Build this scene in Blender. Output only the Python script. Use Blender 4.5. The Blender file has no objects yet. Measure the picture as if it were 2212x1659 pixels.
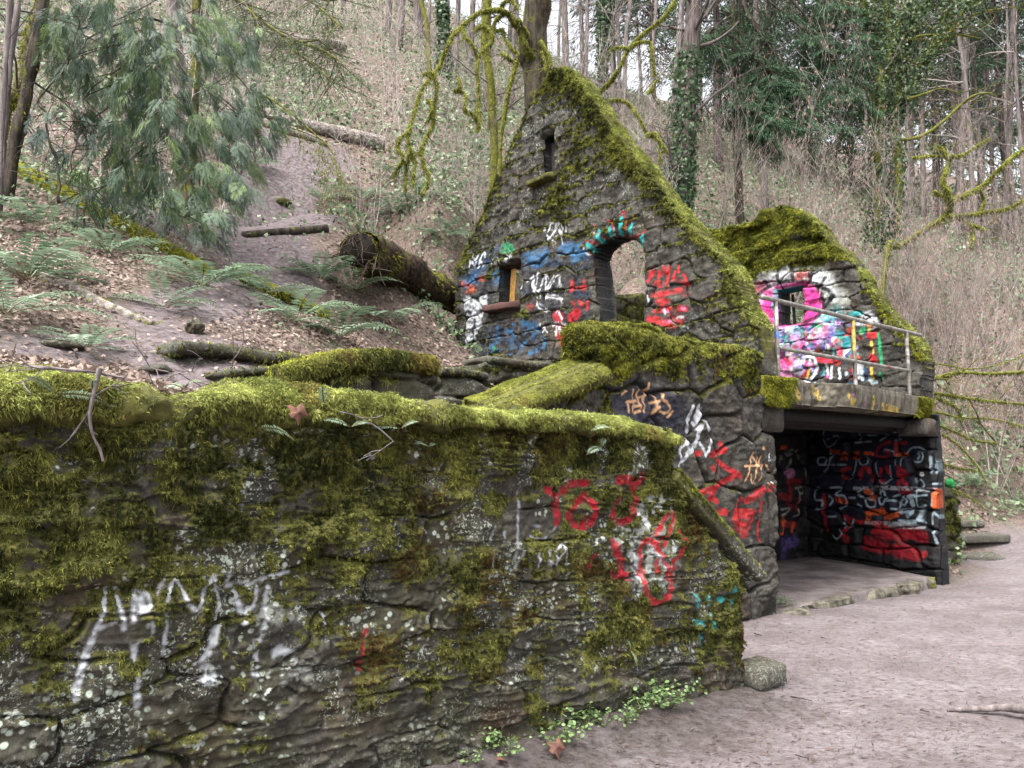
import bpy, math
import numpy as np
from mathutils import Vector
sc = bpy.context.scene
COL = sc.collection
# ------------------------------------------------------------------ camera, sky, sun, exposure
FPX, PITCH, EYE = 770.0, math.radians(6.0), 1.55
cam = bpy.data.cameras.new("camera"); cam.sensor_width = 36.0; cam.lens = 36.0*FPX/1024.0
cam.clip_start = 0.05; cam.clip_end = 600.0
camo = bpy.data.objects.new("camera", cam); COL.objects.link(camo)
camo.location = (0, 0, EYE); camo.rotation_euler = (math.radians(90)+PITCH, 0, 0)
sc.camera = camo
HAZE = 0.0005
SUN_EL, SUN_AZ = math.radians(62), math.radians(215)     # azimuth measured clockwise from +y
wd = bpy.data.worlds.new("World"); sc.world = wd; wd.use_nodes = True
wn, wl = wd.node_tree.nodes, wd.node_tree.links
wn.clear()
wo = wn.new("ShaderNodeOutputWorld"); wb = wn.new("ShaderNodeBackground")
sky = wn.new("ShaderNodeTexSky"); sky.sky_type = 'NISHITA'; sky.sun_disc = False
sky.sun_elevation = SUN_EL; sky.sun_rotation = SUN_AZ
sky.air_density = 1.0; sky.dust_density = 6.0; sky.ozone_density = 1.0
hs = wn.new("ShaderNodeHueSaturation"); hs.inputs["Saturation"].default_value = 0.22   # overcast: nearly white sky
wl.new(sky.outputs[0], hs.inputs["Color"]); wl.new(hs.outputs[0], wb.inputs[0]); wl.new(wb.outputs[0], wo.inputs[0])
wb.inputs[1].default_value = 0.15
sl = bpy.data.lights.new("sun", 'SUN'); sl.energy = 1.2; sl.angle = math.radians(30); sl.color = (1.0, 0.97, 0.93)
so = bpy.data.objects.new("sun", sl); COL.objects.link(so)
sd = Vector((math.sin(SUN_AZ)*math.cos(SUN_EL), math.cos(SUN_AZ)*math.cos(SUN_EL), math.sin(SUN_EL)))
so.rotation_euler = sd.to_track_quat('Z', 'Y').to_euler(); so.location = (0, -5, 30)
vs = sc.view_settings; vs.view_transform = 'Standard'; vs.look = 'None'; vs.exposure = 1.9; vs.gamma = 1.0
sc.render.film_transparent = False
sc.cycles.max_bounces = 6; sc.cycles.diffuse_bounces = 3; sc.cycles.transparent_max_bounces = 6
sc.cycles.use_denoising = True; sc.cycles.use_adaptive_sampling = False

# ------------------------------------------------------------------ maths helpers
def ray(X, Y, k=1024/2212):
    u, v = X*k, Y*k
    d = ((u-512)/FPX, (384-v)/FPX); c, s = math.cos(PITCH), math.sin(PITCH)
    return np.array([d[0], c-d[1]*s, s+d[1]*c])
K25 = 0.4
def atd(X, Y, y, k=1024/2212):                       # the point seen at X,Y of the reference at distance y
    d = ray(X, Y, k); t = y/d[1]
    return np.array([d[0]*t, y, EYE+d[2]*t])
def online(X, Y, P, D, k=1024/2212):                 # where that sight line meets an upright plane: (s, z, y)
    d = ray(X, Y, k)
    t, s = np.linalg.solve(np.array([[d[0], -D[0]], [d[1], -D[1]]]), P[:2])
    return s, EYE+d[2]*t, t*d[1]
def rs(seed): return np.random.default_rng(seed)
def sst(a, b, x):
    t = np.clip((x-a)/(b-a), 0, 1); return t*t*(3-2*t)
def _h(ix, iy, iz, seed=0):
    n = (ix.astype(np.int64)*374761393 + iy.astype(np.int64)*668265263 + iz.astype(np.int64)*2147483647 + seed*1274126177) & 0xffffffff
    n = ((n ^ (n >> 13))*1274126177) & 0xffffffff
    n = ((n ^ (n >> 16))*2246822519) & 0xffffffff
    return ((n ^ (n >> 15)) & 0xffffff)/float(0xffffff)
def vnoise(P, seed=0):
    i = np.floor(P).astype(np.int64); f = P-i; f = f*f*(3-2*f)
    r = 0
    for dx in (0, 1):
        for dy in (0, 1):
            for dz in (0, 1):
                w = (f[:, 0] if dx else 1-f[:, 0])*(f[:, 1] if dy else 1-f[:, 1])*(f[:, 2] if dz else 1-f[:, 2])
                r = r+w*_h(i[:, 0]+dx, i[:, 1]+dy, i[:, 2]+dz, seed)
    return r
def fbm(P, o=4, seed=0, g=0.5):
    r = 0; a = 1.0; t = 0
    for k in range(o):
        r = r+a*(vnoise(P*(2.03**k)+k*17.3, seed+k)-0.5)*2; t += a; a *= g
    return r/t
def n2(s, z, f, o=4, seed=0):
    return fbm(np.stack([s*f, z*f, np.full_like(s, seed*3.7)], 1), o, seed)
def inpoly(x, y, poly):
    r = np.zeros(x.shape, bool); n = len(poly)
    for i in range(n):
        x1, y1 = poly[i]; x2, y2 = poly[(i+1) % n]
        if y1 == y2: continue
        c = ((y1 > y) != (y2 > y)) & (x < (x2-x1)*(y-y1)/(y2-y1)+x1)
        r ^= c
    return r
def pdist(x, y, pts, closed=False):
    d = np.full(x.shape, 1e9); n = len(pts)
    if n == 1: return np.hypot(x-pts[0][0], y-pts[0][1])
    for i in range(n if closed else n-1):
        ax, ay = pts[i]; bx, by = pts[(i+1) % n]
        vx, vy = bx-ax, by-ay; L = vx*vx+vy*vy+1e-12
        t = np.clip(((x-ax)*vx+(y-ay)*vy)/L, 0, 1)
        d = np.minimum(d, np.hypot(x-ax-t*vx, y-ay-t*vy))
    return d
def nrm(v): return v/np.maximum(np.linalg.norm(v, axis=-1, keepdims=True), 1e-9)
def smooth_path(pts, n=8):
    pts = np.asarray(pts, float); out = []
    for i in range(len(pts)-1):
        p0 = pts[max(i-1, 0)]; p1 = pts[i]; p2 = pts[i+1]; p3 = pts[min(i+2, len(pts)-1)]
        for t in np.arange(n)/n:
            out.append(0.5*((2*p1)+(-p0+p2)*t+(2*p0-5*p1+4*p2-p3)*t*t+(-p0+3*p1-3*p2+p3)*t**3))
    out.append(pts[-1]); return np.array(out)

# ------------------------------------------------------------------ mesh collector
class MB:
    def __init__(s): s.v = []; s.q = []; s.t = []; s.n = 0; s.c = []
    def add(s, V, quads=None, tris=None, col=None):
        V = np.asarray(V, np.float32).reshape(-1, 3)
        if quads is not None and len(quads): s.q.append(np.asarray(quads, np.int64)+s.n)
        if tris is not None and len(tris): s.t.append(np.asarray(tris, np.int64)+s.n)
        if col is None: col = (0.5, 0.5, 0.5)
        c = np.asarray(col, np.float32)
        if c.ndim == 1: c = np.broadcast_to(c, (len(V), 3))
        s.v.append(V); s.c.append(c); s.n += len(V)
    def obj(s, name, mat, parent=None, smooth=True, attrs=None):
        V = np.concatenate(s.v) if s.v else np.zeros((0, 3), np.float32)
        C = np.concatenate(s.c)
        Q = np.concatenate(s.q) if s.q else np.zeros((0, 4), np.int64)
        T = np.concatenate(s.t) if s.t else np.zeros((0, 3), np.int64)
        me = bpy.data.meshes.new(name)
        me.vertices.add(len(V)); me.vertices.foreach_set("co", V.ravel())
        nl = Q.size+T.size; me.loops.add(nl)
        me.loops.foreach_set("vertex_index", np.concatenate([Q.ravel(), T.ravel()]).astype(np.int32))
        me.polygons.add(len(Q)+len(T))
        st = np.concatenate([np.arange(len(Q))*4, Q.size+np.arange(len(T))*3]).astype(np.int32)
        me.polygons.foreach_set("loop_start", st)
        me.polygons.foreach_set("use_smooth", np.full(len(Q)+len(T), smooth))
        me.update(calc_edges=True)
        at = me.color_attributes.new("Col", 'FLOAT_COLOR', 'POINT')
        at.data.foreach_set("color", np.concatenate([C, np.ones((len(C), 1), np.float32)], 1).astype(np.float32).ravel())
        for k, a in (attrs or {}).items():
            a = np.asarray(a, np.float32)
            if a.ndim == 1:
                x = me.attributes.new(k, 'FLOAT', 'POINT'); x.data.foreach_set("value", a)
            else:
                x = me.color_attributes.new(k, 'FLOAT_COLOR', 'POINT'); x.data.foreach_set("color", a.ravel())
        me.materials.append(mat)
        o = bpy.data.objects.new(name, me); COL.objects.link(o)
        if parent is not None: o.parent = parent
        return o
def ringtube(mb, pts, rad, sides=8, col=None, up=None, sq=2.0, cap=True, rough=0.0, rf=3.0, seed=0, twist=None):
    """sweep a (super)elliptic ring; rad: (n,) or (n,2) -> [sideways, upwards]"""
    P = np.asarray(pts, float); n = len(P); R = np.asarray(rad, float)
    if R.ndim == 0: R = np.full(n, float(R))
    if R.ndim == 1: R = np.stack([R, R], 1)
    if len(R) != n: R = np.repeat(R[:1], n, 0)
    T = nrm(np.gradient(P, axis=0))
    if up is None:
        U = np.zeros((n, 3)); ref = np.array([0, 0, 1.0]) if abs(T[0, 2]) < 0.9 else np.array([1.0, 0, 0])
        a = nrm(np.cross(T[0], ref))
        A = np.zeros((n, 3))
        for i in range(n):
            a = a-T[i]*np.dot(a, T[i]); a = a/np.linalg.norm(a); A[i] = a
        B = np.cross(A, T)
    else:
        B0 = np.broadcast_to(np.asarray(up, float), (n, 3)); A = nrm(np.cross(T, B0)); B = nrm(np.cross(A, T))
    th = np.arange(sides)/sides*2*np.pi
    c, s_ = np.cos(th), np.sin(th)
    c = np.sign(c)*np.abs(c)**(2/sq); s_ = np.sign(s_)*np.abs(s_)**(2/sq)
    V = P[:, None]+A[:, None]*(R[:, 0, None, None]*c[None, :, None])+B[:, None]*(R[:, 1, None, None]*s_[None, :, None])
    if rough:
        f = V.reshape(-1, 3); d = f-np.repeat(P, sides, 0)
        V = (f+nrm(d)*(fbm(f*rf, 4, seed)*rough)[:, None]).reshape(n, sides, 3)
    i = np.arange(n-1)[:, None]*sides; j = np.arange(sides)[None]; j2 = (j+1) % sides
    q = np.stack([i+j, i+j2, i+sides+j2, i+sides+j], -1).reshape(-1, 4)
    VV = V.reshape(-1, 3); tr = None
    if cap:
        VV = np.concatenate([VV, P[:1], P[-1:]]); k = n*sides; jj = np.arange(sides)
        tr = np.concatenate([np.stack([jj*0+k, (jj+1) % sides, jj], 1), np.stack([jj*0+k+1, (n-1)*sides+jj, (n-1)*sides+(jj+1) % sides], 1)])
    if col is not None and np.asarray(col).ndim == 2:
        cc = np.repeat(np.asarray(col), sides, 0)
        if cap: cc = np.concatenate([cc, cc[:1], cc[-1:]])
        col = cc
    mb.add(VV, q, tr, col)
    return V
def blades(mb, base, dirn, length, width, col, rng, droop=0.0):
    """one bent leaflet/tuft triangle per base point"""
    n = len(base)
    if n == 0: return
    side = nrm(np.cross(dirn, rng.normal(size=(n, 3))))
    L = np.broadcast_to(np.asarray(length), (n,))[:, None]; W = np.broadcast_to(np.asarray(width), (n,))[:, None]
    V = np.stack([base-side*W*0.5, base+side*W*0.5, base+dirn*L+np.array([0, 0, -1.0])*L*droop], 1)
    mb.add(V.reshape(-1, 3), None, np.arange(3*n).reshape(-1, 3), np.repeat(col, 3, 0) if np.asarray(col).ndim == 2 else col)
def leafquads(mb, base, dirn, nor, length, width, col):
    """diamond leaves: base, two sides, tip"""
    n = len(base)
    if n == 0: return
    side = nrm(np.cross(dirn, nor))
    L = np.broadcast_to(np.asarray(length), (n,))[:, None]; W = np.broadcast_to(np.asarray(width), (n,))[:, None]
    m = base+dirn*L*0.45+nrm(nor)*L*0.06
    V = np.stack([base, m-side*W*0.5, base+dirn*L, m+side*W*0.5], 1)
    mb.add(V.reshape(-1, 3), np.arange(4*n).reshape(-1, 4), None, np.repeat(col, 4, 0) if np.asarray(col).ndim == 2 else col)
def lerpc(c1, c2, t):
    t = np.asarray(t)[:, None]; return np.asarray(c1)[None]*(1-t)+np.asarray(c2)[None]*t
def empty(name, loc=(0, 0, 0)):
    o = bpy.data.objects.new(name, None); COL.objects.link(o); o.location = loc; o.empty_display_size = 0.2; return o
def tag(o, label, cat, group=None):
    o["label"] = label; o["category"] = cat; o["kind"] = "thing"
    if group: o["group"] = group
    return o
def kind(o, k): o["kind"] = k; return o
def reparent(o, p):                                   # keep world place (parent may be moved)
    o.parent = p; o.matrix_parent_inverse = p.matrix_basis.inverted(); return o

# ------------------------------------------------------------------ materials
class NT:
    def __init__(s, name):
        s.m = bpy.data.materials.new(name); s.m.use_nodes = True; s.t = s.m.node_tree; s.t.nodes.clear()
        s.out = s.n("ShaderNodeOutputMaterial")
    def n(s, t, **k):
        x = s.t.nodes.new(t)
        for a, b in k.items(): setattr(x, a, b)
        return x
    def l(s, a, b): s.t.links.new(a, b)
    def val(s, sock, v):
        if hasattr(v, "is_linked") or isinstance(v, bpy.types.NodeSocket): s.l(v, sock)
        else: sock.default_value = v
    def noise(s, scale, detail=4, rough=0.55, vec=None, dist=0.0):
        x = s.n("ShaderNodeTexNoise"); x.inputs["Scale"].default_value = scale; x.inputs["Detail"].default_value = detail
        x.inputs["Roughness"].default_value = rough; x.inputs["Distortion"].default_value = dist
        s.l(vec if vec is not None else s.pos(), x.inputs["Vector"]); return x.outputs[0]
    def pos(s):
        if not hasattr(s, "_p"): s._p = s.n("ShaderNodeNewGeometry").outputs["Position"]
        return s._p
    def attr(s, name, o="Color"): return s.n("ShaderNodeAttribute", attribute_name=name).outputs[o]
    def mr(s, v, a, b, c=0.0, d=1.0):
        x = s.n("ShaderNodeMapRange"); x.interpolation_type = 'SMOOTHSTEP'; s.l(v, x.inputs[0])
        for i, k in zip((1, 2, 3, 4), (a, b, c, d)): x.inputs[i].default_value = k
        return x.outputs[0]
    def mix(s, f, a, b, mode='MIX'):
        x = s.n("ShaderNodeMix", data_type='RGBA', blend_type=mode); s.val(x.inputs[0], f)
        for k, v in ((6, a), (7, b)):
            if isinstance(v, tuple): x.inputs[k].default_value = (*v[:3], 1)
            else: s.l(v, x.inputs[k])
        return x.outputs[2]
    def math(s, op, a, b=0.0):
        x = s.n("ShaderNodeMath", operation=op); s.val(x.inputs[0], a); s.val(x.inputs[1], b); return x.outputs[0]
    def bump(s, h, dist, strength=1.0):
        x = s.n("ShaderNodeBump"); x.inputs["Distance"].default_value = dist; x.inputs["Strength"].default_value = strength
        s.l(h, x.inputs["Height"]); return x.outputs[0]
    def done(s, col, rough=0.9, normal=None, spec=0.3, trans=0.0, metal=0.0):
        b = s.n("ShaderNodeBsdfPrincipled")
        if isinstance(col, tuple): b.inputs["Base Color"].default_value = (*col[:3], 1)
        else: s.l(col, b.inputs["Base Color"])
        s.val(b.inputs["Roughness"], rough); b.inputs["Specular IOR Level"].default_value = spec; b.inputs["Metallic"].default_value = metal
        if normal is not None: s.l(normal, b.inputs["Normal"])
        o = b.outputs[0]
        if trans:
            t = s.n("ShaderNodeBsdfTranslucent")
            if isinstance(col, tuple): t.inputs[0].default_value = (*col[:3], 1)
            else: s.l(col, t.inputs[0])
            m = s.n("ShaderNodeMixShader"); m.inputs[0].default_value = trans; s.l(o, m.inputs[1]); s.l(t.outputs[0], m.inputs[2]); o = m.outputs[0]
        s.l(o, s.out.inputs[0]); return s.m
def stone_mat(name, dark=(0.014, 0.013, 0.0115), light=(0.105, 0.096, 0.084), lich=0.5, brown=0.3, algae=0.08, mossc=((0.026, 0.029, 0.007), (0.115, 0.11, 0.028)), rough=0.85):
    t = NT(name)
    n1 = t.noise(6, 6, 0.65); n2_ = t.noise(38, 5, 0.7); n3 = t.noise(140, 3, 0.6)
    c = t.mix(t.mr(n1, 0.3, 0.72), dark, light)
    c = t.mix(t.mr(t.attr("tone", "Fac"), 0, 1, 0.0, 0.75), c, tuple(x*1.5 for x in light))
    c = t.mix(t.mr(n2_, 0.25, 0.75, 0.75, 0.0), c, dark)
    c = t.mix(t.math('MULTIPLY', t.mr(t.noise(2.3, 4), 0.5, 0.75), brown), c, (0.085, 0.042, 0.022))
    c = t.mix(t.math('MULTIPLY', t.mr(t.math('ADD', t.noise(3.1, 5, .65), t.math('MULTIPLY', n2_, .25)), .45, .75), algae), c, (.058, .056, .022))
    # pale crusty lichen: large rosettes and fine specks
    v = t.n("ShaderNodeTexVoronoi", feature='F1'); v.inputs["Scale"].default_value = 26; v.inputs["Randomness"].default_value = 1
    t.l(t.mix(0.06, t.pos(), t.n("ShaderNodeTexNoise").outputs[1]), v.inputs["Vector"])
    ros = t.math('MULTIPLY', t.mr(v.outputs[0], 0.40, 0.24), t.mr(t.noise(3.2, 4, 0.6), 0.50, 0.58))
    sp = t.math('MULTIPLY', t.mr(t.noise(62, 3, 0.7), 0.55, 0.60), t.mr(t.noise(2.6, 4, 0.65), 0.46, 0.60))
    lm = t.math('MULTIPLY', t.math('MULTIPLY', t.math('MAXIMUM', ros, sp), t.attr("lichen", "Fac")), lich)
    c = t.mix(lm, c, t.mix(t.noise(4, 2), (0.30, 0.38, 0.30), (0.55, 0.56, 0.50)))
    p = t.attr("paint"); pa = t.attr("paint", "Alpha")
    c = t.mix(pa, c, p)
    mo = t.attr("moss", "Fac")
    mm = t.mr(t.math('ADD', mo, t.math('MULTIPLY', t.math('SUBTRACT', t.noise(80, 4, 0.75), 0.5), 1.1)), 0.44, 0.56)
    mc = t.mix(t.mr(t.noise(9, 5, 0.7), 0.3, 0.7), mossc[0], mossc[1])
    c = t.mix(mm, c, mc)
    h = t.math('ADD', t.math('MULTIPLY', n2_, 1.0), t.math('MULTIPLY', n3, 0.45))
    return t.done(c, rough, t.bump(h, 0.012, 0.8), 0.25)
def col_mat(name, rough=0.8, trans=0.0, spec=0.3, var=0.35, scale=18):
    t = NT(name); c = t.attr("Col")
    k = t.mr(t.noise(scale, 4, 0.6), 0.3, 0.7, 1-var, 1+var)
    x = t.n("ShaderNodeVectorMath", operation='SCALE'); t.l(c, x.inputs[0]); t.l(k, x.inputs["Scale"])
    return t.done(x.outputs[0], rough, None, spec, trans)
def bark_mat(name, c1, c2, scale=14, stretch=0.18, mossy=0.0, top=False, mcol=((0.05, 0.055, 0.008), (0.20, 0.20, 0.025)), mlo=0.5):
    t = NT(name)
    mp = t.n("ShaderNodeMapping"); mp.inputs["Scale"].default_value = (1, 1, stretch); t.l(t.pos(), mp.inputs["Vector"])
    n = t.noise(scale, 6, 0.65, mp.outputs[0]); m2 = t.noise(3.0, 4)
    c = t.mix(t.mr(n, 0.35, 0.68), c1, c2); c = t.mix(t.mr(m2, 0.4, 0.7, 0, 0.4), c, tuple(x*0.6 for x in c2))
    if mossy:
        f = t.math('MULTIPLY', t.mr(t.math('ADD', t.noise(4.5, 5, 0.65), t.math('MULTIPLY', t.attr("Col", "Fac"), 0.5)), mlo, mlo+0.2), mossy)
        if top:
            sx = t.n('ShaderNodeSeparateXYZ'); t.l(t.n('ShaderNodeNewGeometry').outputs['Normal'], sx.inputs[0]); f = t.math('MULTIPLY', f, t.mr(sx.outputs[2], -.1, .6))
        c = t.mix(f, c, t.mix(t.mr(t.noise(20, 4, 0.7), 0.3, 0.7), mcol[0], mcol[1]))
    return t.done(c, 0.95, t.bump(n, 0.03, 0.9), 0.15)
M = {}
M['stone'] = stone_mat("mossy_basalt", lich=0.8, brown=0.45, algae=0.4)
M['stone_clean'] = stone_mat("painted_basalt", lich=0.35, brown=0.35)
M['stone_dark'] = stone_mat("dark_basalt", dark=(0.005, 0.005, 0.006), light=(0.020, 0.020, 0.022), lich=0.0, brown=0.1, algae=0, rough=0.6)  # darker stone of the shelter's inner walls
M['moss'] = col_mat("moss_tufts", 0.9, 0.25, 0.1, 0.3, 9)
M['leaf'] = col_mat("leaves", 0.45, 0.3, 0.4, 0.25, 11)
M['needle'] = col_mat("needles", 0.6, 0.25, 0.3, 0.3, 3)
M['litter'] = col_mat("dead_leaves", 0.7, 0.15, 0.3, 0.3, 23)
M['twig'] = col_mat("twigs", 0.85, 0.0, 0.2, 0.3, 12)
# ------------------------------------------------------------------ masonry walls: a dense relief of stones, painted and mossed per vertex
CROPS = {'f': (0, 0, 0.8640625), 'a': (1300, 480, 3.949), 'c': (1100, 480, 2.572), 'e': (1800, 500, 3.3185), 's': (1500, 900, 3.317),
         'r': (1940, 1020, 3.456), 'l': (0, 1280, 2.572), 'm': (850, 900, 2.572), 'b': (1700, 600, 2.572), 'g': (850, 0, 2.572)}
PAL = dict(W=(0.56, 0.58, 0.61), w=(0.28, 0.30, 0.32), R=(0.40, 0.018, 0.022), r=(0.24, 0.014, 0.02), D=(0.32, 0.01, 0.02), P=(0.52, 0.035, 0.22), p=(0.48, 0.17, 0.32),
           B=(0.03, 0.12, 0.25), b=(0.015, 0.045, 0.10), T=(0.02, 0.30, 0.30), G=(0.02, 0.30, 0.12), O=(0.55, 0.32, 0.17), o=(0.62, 0.10, 0.02),
           K=(0.008, 0.008, 0.009), Y=(0.52, 0.36, 0.06), V=(0.10, 0.06, 0.24), L=(0.38, 0.34, 0.62), n=(0.01, 0.012, 0.03), C=(0.27, 0.28, 0.25), s=(0.30, 0.39, 0.44))
def paint_layer(s, z, P, D, spec, seed=0, extra=1.0):
    col = np.zeros((len(s), 4), np.float32)
    k = 0
    for line in spec.strip().splitlines():
        line = line.strip()
        if not line: continue
        head, body = line.split('|'); h = head.split()
        cr, cc, wpx = h[0], PAL[h[1]], float(h[2]); al = float(h[3]) if len(h) > 3 else 0.9; patch = float(h[4]) if len(h) > 4 else 0.35
        ox, oy, sc_ = CROPS[cr]
        for st in body.split(';'):
            k += 1
            pp = [tuple(map(float, q.split(','))) for q in st.split()]
            sz = [online(ox+x/sc_, oy+y/sc_, P, D, K25) for x, y in pp]
            dep = np.mean([q[2] for q in sz]); w = wpx/sc_*K25/FPX*dep*extra
            sz = [(q[0], q[1]) for q in sz]
            if len(sz) > 2: sz = [tuple(q) for q in smooth_path(sz, 4)]
            xs = [q[0] for q in sz]; zs = [q[1] for q in sz]
            m = np.where((s > min(xs)-w) & (s < max(xs)+w) & (z > min(zs)-w) & (z < max(zs)+w))[0]
            if not len(m): continue
            d = pdist(s[m], z[m], sz)
            e = n2(s[m], z[m], 9, 3, 11+k+seed); e2 = n2(s[m], z[m], 34, 3, 50+k+seed)
            soft = max(0.012, w*0.22)
            mask = np.clip((w*0.5*(1+0.30*e)-d)/soft+0.5, 0, 1)
            mask *= al*np.clip(1.0-patch*1.6*np.clip(e2*2.6+0.35, 0, 1.4), 0, 1)
            c = np.asarray(cc)[None]*(1+0.25*e2[:, None])
            a0 = col[m, 3:4]; mk = mask[:, None]
            col[m, :3] = np.where(a0+mk > 0, (col[m, :3]*a0*(1-mk)+c*mk)/np.maximum(a0*(1-mk)+mk, 1e-6), 0)
            col[m, 3:4] = a0*(1-mk)+mk
    return np.clip(col, 0, 1)
def stones(s, z, cw, ch, jit, seed, pw=3.0):
    r0 = np.floor(z/ch); best = np.full(s.shape, 9.0); sec = best.copy(); bid = np.zeros(s.shape); bs = s.copy(); bz = z.copy()
    for dr in (-1, 0, 1):
        for dc in (-1, 0, 1):
            r = r0+dr
            off = 0.5*np.mod(r, 2)+0.35*_h(r, r*0, r*0, seed+9)
            c = np.floor(s/cw-off)+dc
            jx = (_h(c, r, c*0+1, seed)-0.5)*jit; jz = (_h(c, r, c*0+2, seed)-0.5)*jit*0.9
            cx = (c+0.5+off+jx)*cw; cz = (r+0.5+jz)*ch
            d = (np.abs((s-cx)/cw)**pw+np.abs((z-cz)/ch)**pw)**(1/pw)
            m = d < best
            sec = np.where(m, best, np.minimum(sec, d))
            bid = np.where(m, _h(c, r, c*0+3, seed), bid); bs = np.where(m, cx, bs); bz = np.where(m, cz, bz); best = np.minimum(best, d)
    return sec-best, bid, s-bs, z-bz
class Wall: pass
def build_wall(name, P, D, poly, holes=(), thick=0.4, res=0.012, cw=0.5, ch=0.26, jit=0.6, bulge=0.06, seed=1, mat=None, parent=None, warp=0.03,
               paint="", mossf=None, lichf=None, rim=4, rough=0.022, inset=0.05, crack=0.35, pextra=1.0, holewarp=0.008, tint=None, back=True, pw=4.0, open_=0.0, shelf=None, lump=0.0, wav=1.0, flake=0.0):
    P = np.asarray(P, float); D = np.asarray(D, float)/np.linalg.norm(D)
    N = np.array([D[1], -D[0]])
    if np.dot(N, -P[:2]) < 0: N = -N
    pl = np.array(poly); s0, z0 = pl.min(0)-0.06; s1, z1 = pl.max(0)+0.06
    S = np.arange(s0, s1, res); Z = np.arange(z0, z1, res); ns, nz = len(S), len(Z)
    ss, zz = np.meshgrid(S, Z, indexing='ij'); s = ss.ravel(); z = zz.ravel()
    cs, cz = (ss[:-1, :-1]+res/2).ravel(), (zz[:-1, :-1]+res/2).ravel()
    wx, wz = n2(cs, cz, 2.6, 4, seed+40)*warp, n2(cs, cz, 2.6, 4, seed+41)*warp
    ins = inpoly(cs+wx, cz+wz, poly)
    for h in holes:
        ins &= ~inpoly(cs+wx*holewarp/max(warp, 1e-6), cz+wz*holewarp/max(warp, 1e-6), h)
    ins = ins.reshape(ns-1, nz-1)
    # relief
    ws = n2(s, z, 1.1, 3, seed)*0.10*wav; wz_ = n2(s, z, 1.3, 3, seed+1)*0.09*wav
    e, sid, ds, dz = stones(s+ws, z+wz_, cw, ch, jit, seed, pw)
    e = e+n2(s, z, 9, 3, seed+5)*0.05+open_*np.clip(n2(s, z, 2.1, 3, seed+6)+0.15, 0, 1)
    f1 = n2(s, z, 4.5, 5, seed+2); f2 = n2(s, z, 16, 4, seed+3)
    tx = (np.mod(sid*57.31, 1)-0.5)*0.22; tz = (np.mod(sid*91.7, 1)-0.5)*0.30
    h = bulge*sst(0.0, crack, e)**0.7+(sid-0.5)*bulge*0.55+(ds*tx+dz*tz)*sst(0, 0.25, e)+f1*rough+f2*rough*0.4-0.03*(e < 0.03)
    if shelf is not None: h += shelf(s, z)*(np.mod(sid*7.7, 1)-0.35)
    if flake:
        fk = n2(s*.35+n2(s, z, 2, 2, seed+30)*.3, z*1.6+s*.10, 5, 4, seed+31); h += flake*(np.mod(fk*3.0, 1)**1.5-.4)
    h += rough*0.9*np.abs(n2(s*0.6, z*1.5, 7, 3, seed+8))
    de = pdist(s, z, poly, True)
    for hh in holes: de = np.minimum(de, pdist(s, z, hh, True))
    h -= inset*(1-sst(0, 0.07, de))
    X = P[0]+D[0]*s+N[0]*h; Y = P[1]+D[1]*s+N[1]*h
    G = np.stack([X, Y, z], 1)
    g3 = G.reshape(ns, nz, 3)
    gn = nrm(np.cross(np.gradient(g3, axis=0), np.gradient(g3, axis=1))).reshape(-1, 3)
    if np.mean(gn[:, 0]*N[0]+gn[:, 1]*N[1]) < 0: gn = -gn
    W = Wall(); W.P, W.D, W.N, W.res = P, D, N, res
    moss = np.clip(mossf(s, z, gn[:, 2], e, sid), 0, 1) if mossf else np.zeros_like(s)
    pc = paint_layer(s, z, P, D, paint, seed, pextra) if paint else np.zeros((len(s), 4), np.float32)
    pc[:, 3] *= 1-0.75*(e < 0.035); moss = moss*(1-0.8*pc[:, 3])
    if lump:
        ml = sst(0.42, 0.62, moss)
        h = h+ml*lump*(0.6+1.3*n2(s, z, 26, 3, seed+60)+0.9*n2(s, z, 60, 2, seed+61))
        G = np.stack([P[0]+D[0]*s+N[0]*h, P[1]+D[1]*s+N[1]*h, z], 1); g3 = G.reshape(ns, nz, 3)
        g2_ = nrm(np.cross(np.gradient(g3, axis=0), np.gradient(g3, axis=1))).reshape(-1, 3)
        gn = g2_ if np.mean(g2_[:, 0]*N[0]+g2_[:, 1]*N[1]) > 0 else -g2_
    lich = np.clip(lichf(s, z), 0, 1) if lichf else np.full_like(s, 0.6)
    tone = np.mod(sid*13.77, 1)**3*0.35
    cell = np.argwhere(ins); a = cell[:, 0]*nz+cell[:, 1]
    q = np.stack([a, a+nz, a+nz+1, a+1], 1)
    fwd = np.dot(np.cross([D[0], D[1], 0], [0, 0, 1]), [N[0], N[1], 0]) > 0
    if not fwd: q = q[:, ::-1]
    ng = ns*nz
    # rim edges
    pad = np.pad(ins, 1); ed = []; upf = []
    A = pad[1:, 1:-1] != pad[:-1, 1:-1]                     # (ns, nz-1): edge between (i,j)-(i,j+1)
    ii = np.argwhere(A); ed.append(np.stack([ii[:, 0]*nz+ii[:, 1], ii[:, 0]*nz+ii[:, 1]+1], 1)); upf.append(np.zeros(len(ii)))
    Bm = pad[1:-1, 1:] != pad[1:-1, :-1]                    # (ns-1, nz): edge (i,j)-(i+1,j)
    ii = np.argwhere(Bm); ed.append(np.stack([ii[:, 0]*nz+ii[:, 1], (ii[:, 0]+1)*nz+ii[:, 1]], 1))
    upf.append(np.where(pad[1:-1, :-1][Bm], 1.0, -1.0))
    ed = np.concatenate(ed); upf = np.concatenate(upf)
    bv = np.unique(ed); inv = np.full(ng, -1); inv[bv] = np.arange(len(bv))
    base = np.stack([P[0]+D[0]*s-N[0]*thick, P[1]+D[1]*s-N[1]*thick, z], 1)
    base[:, :2] -= N[None]*(fbm(base*3.0, 3, seed+7)*0.05)[:, None]
    VV = [G, base]; lay = [bv]; n0 = 2*ng; extra = {'s': [s, s], 'z': [z, z]}
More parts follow.
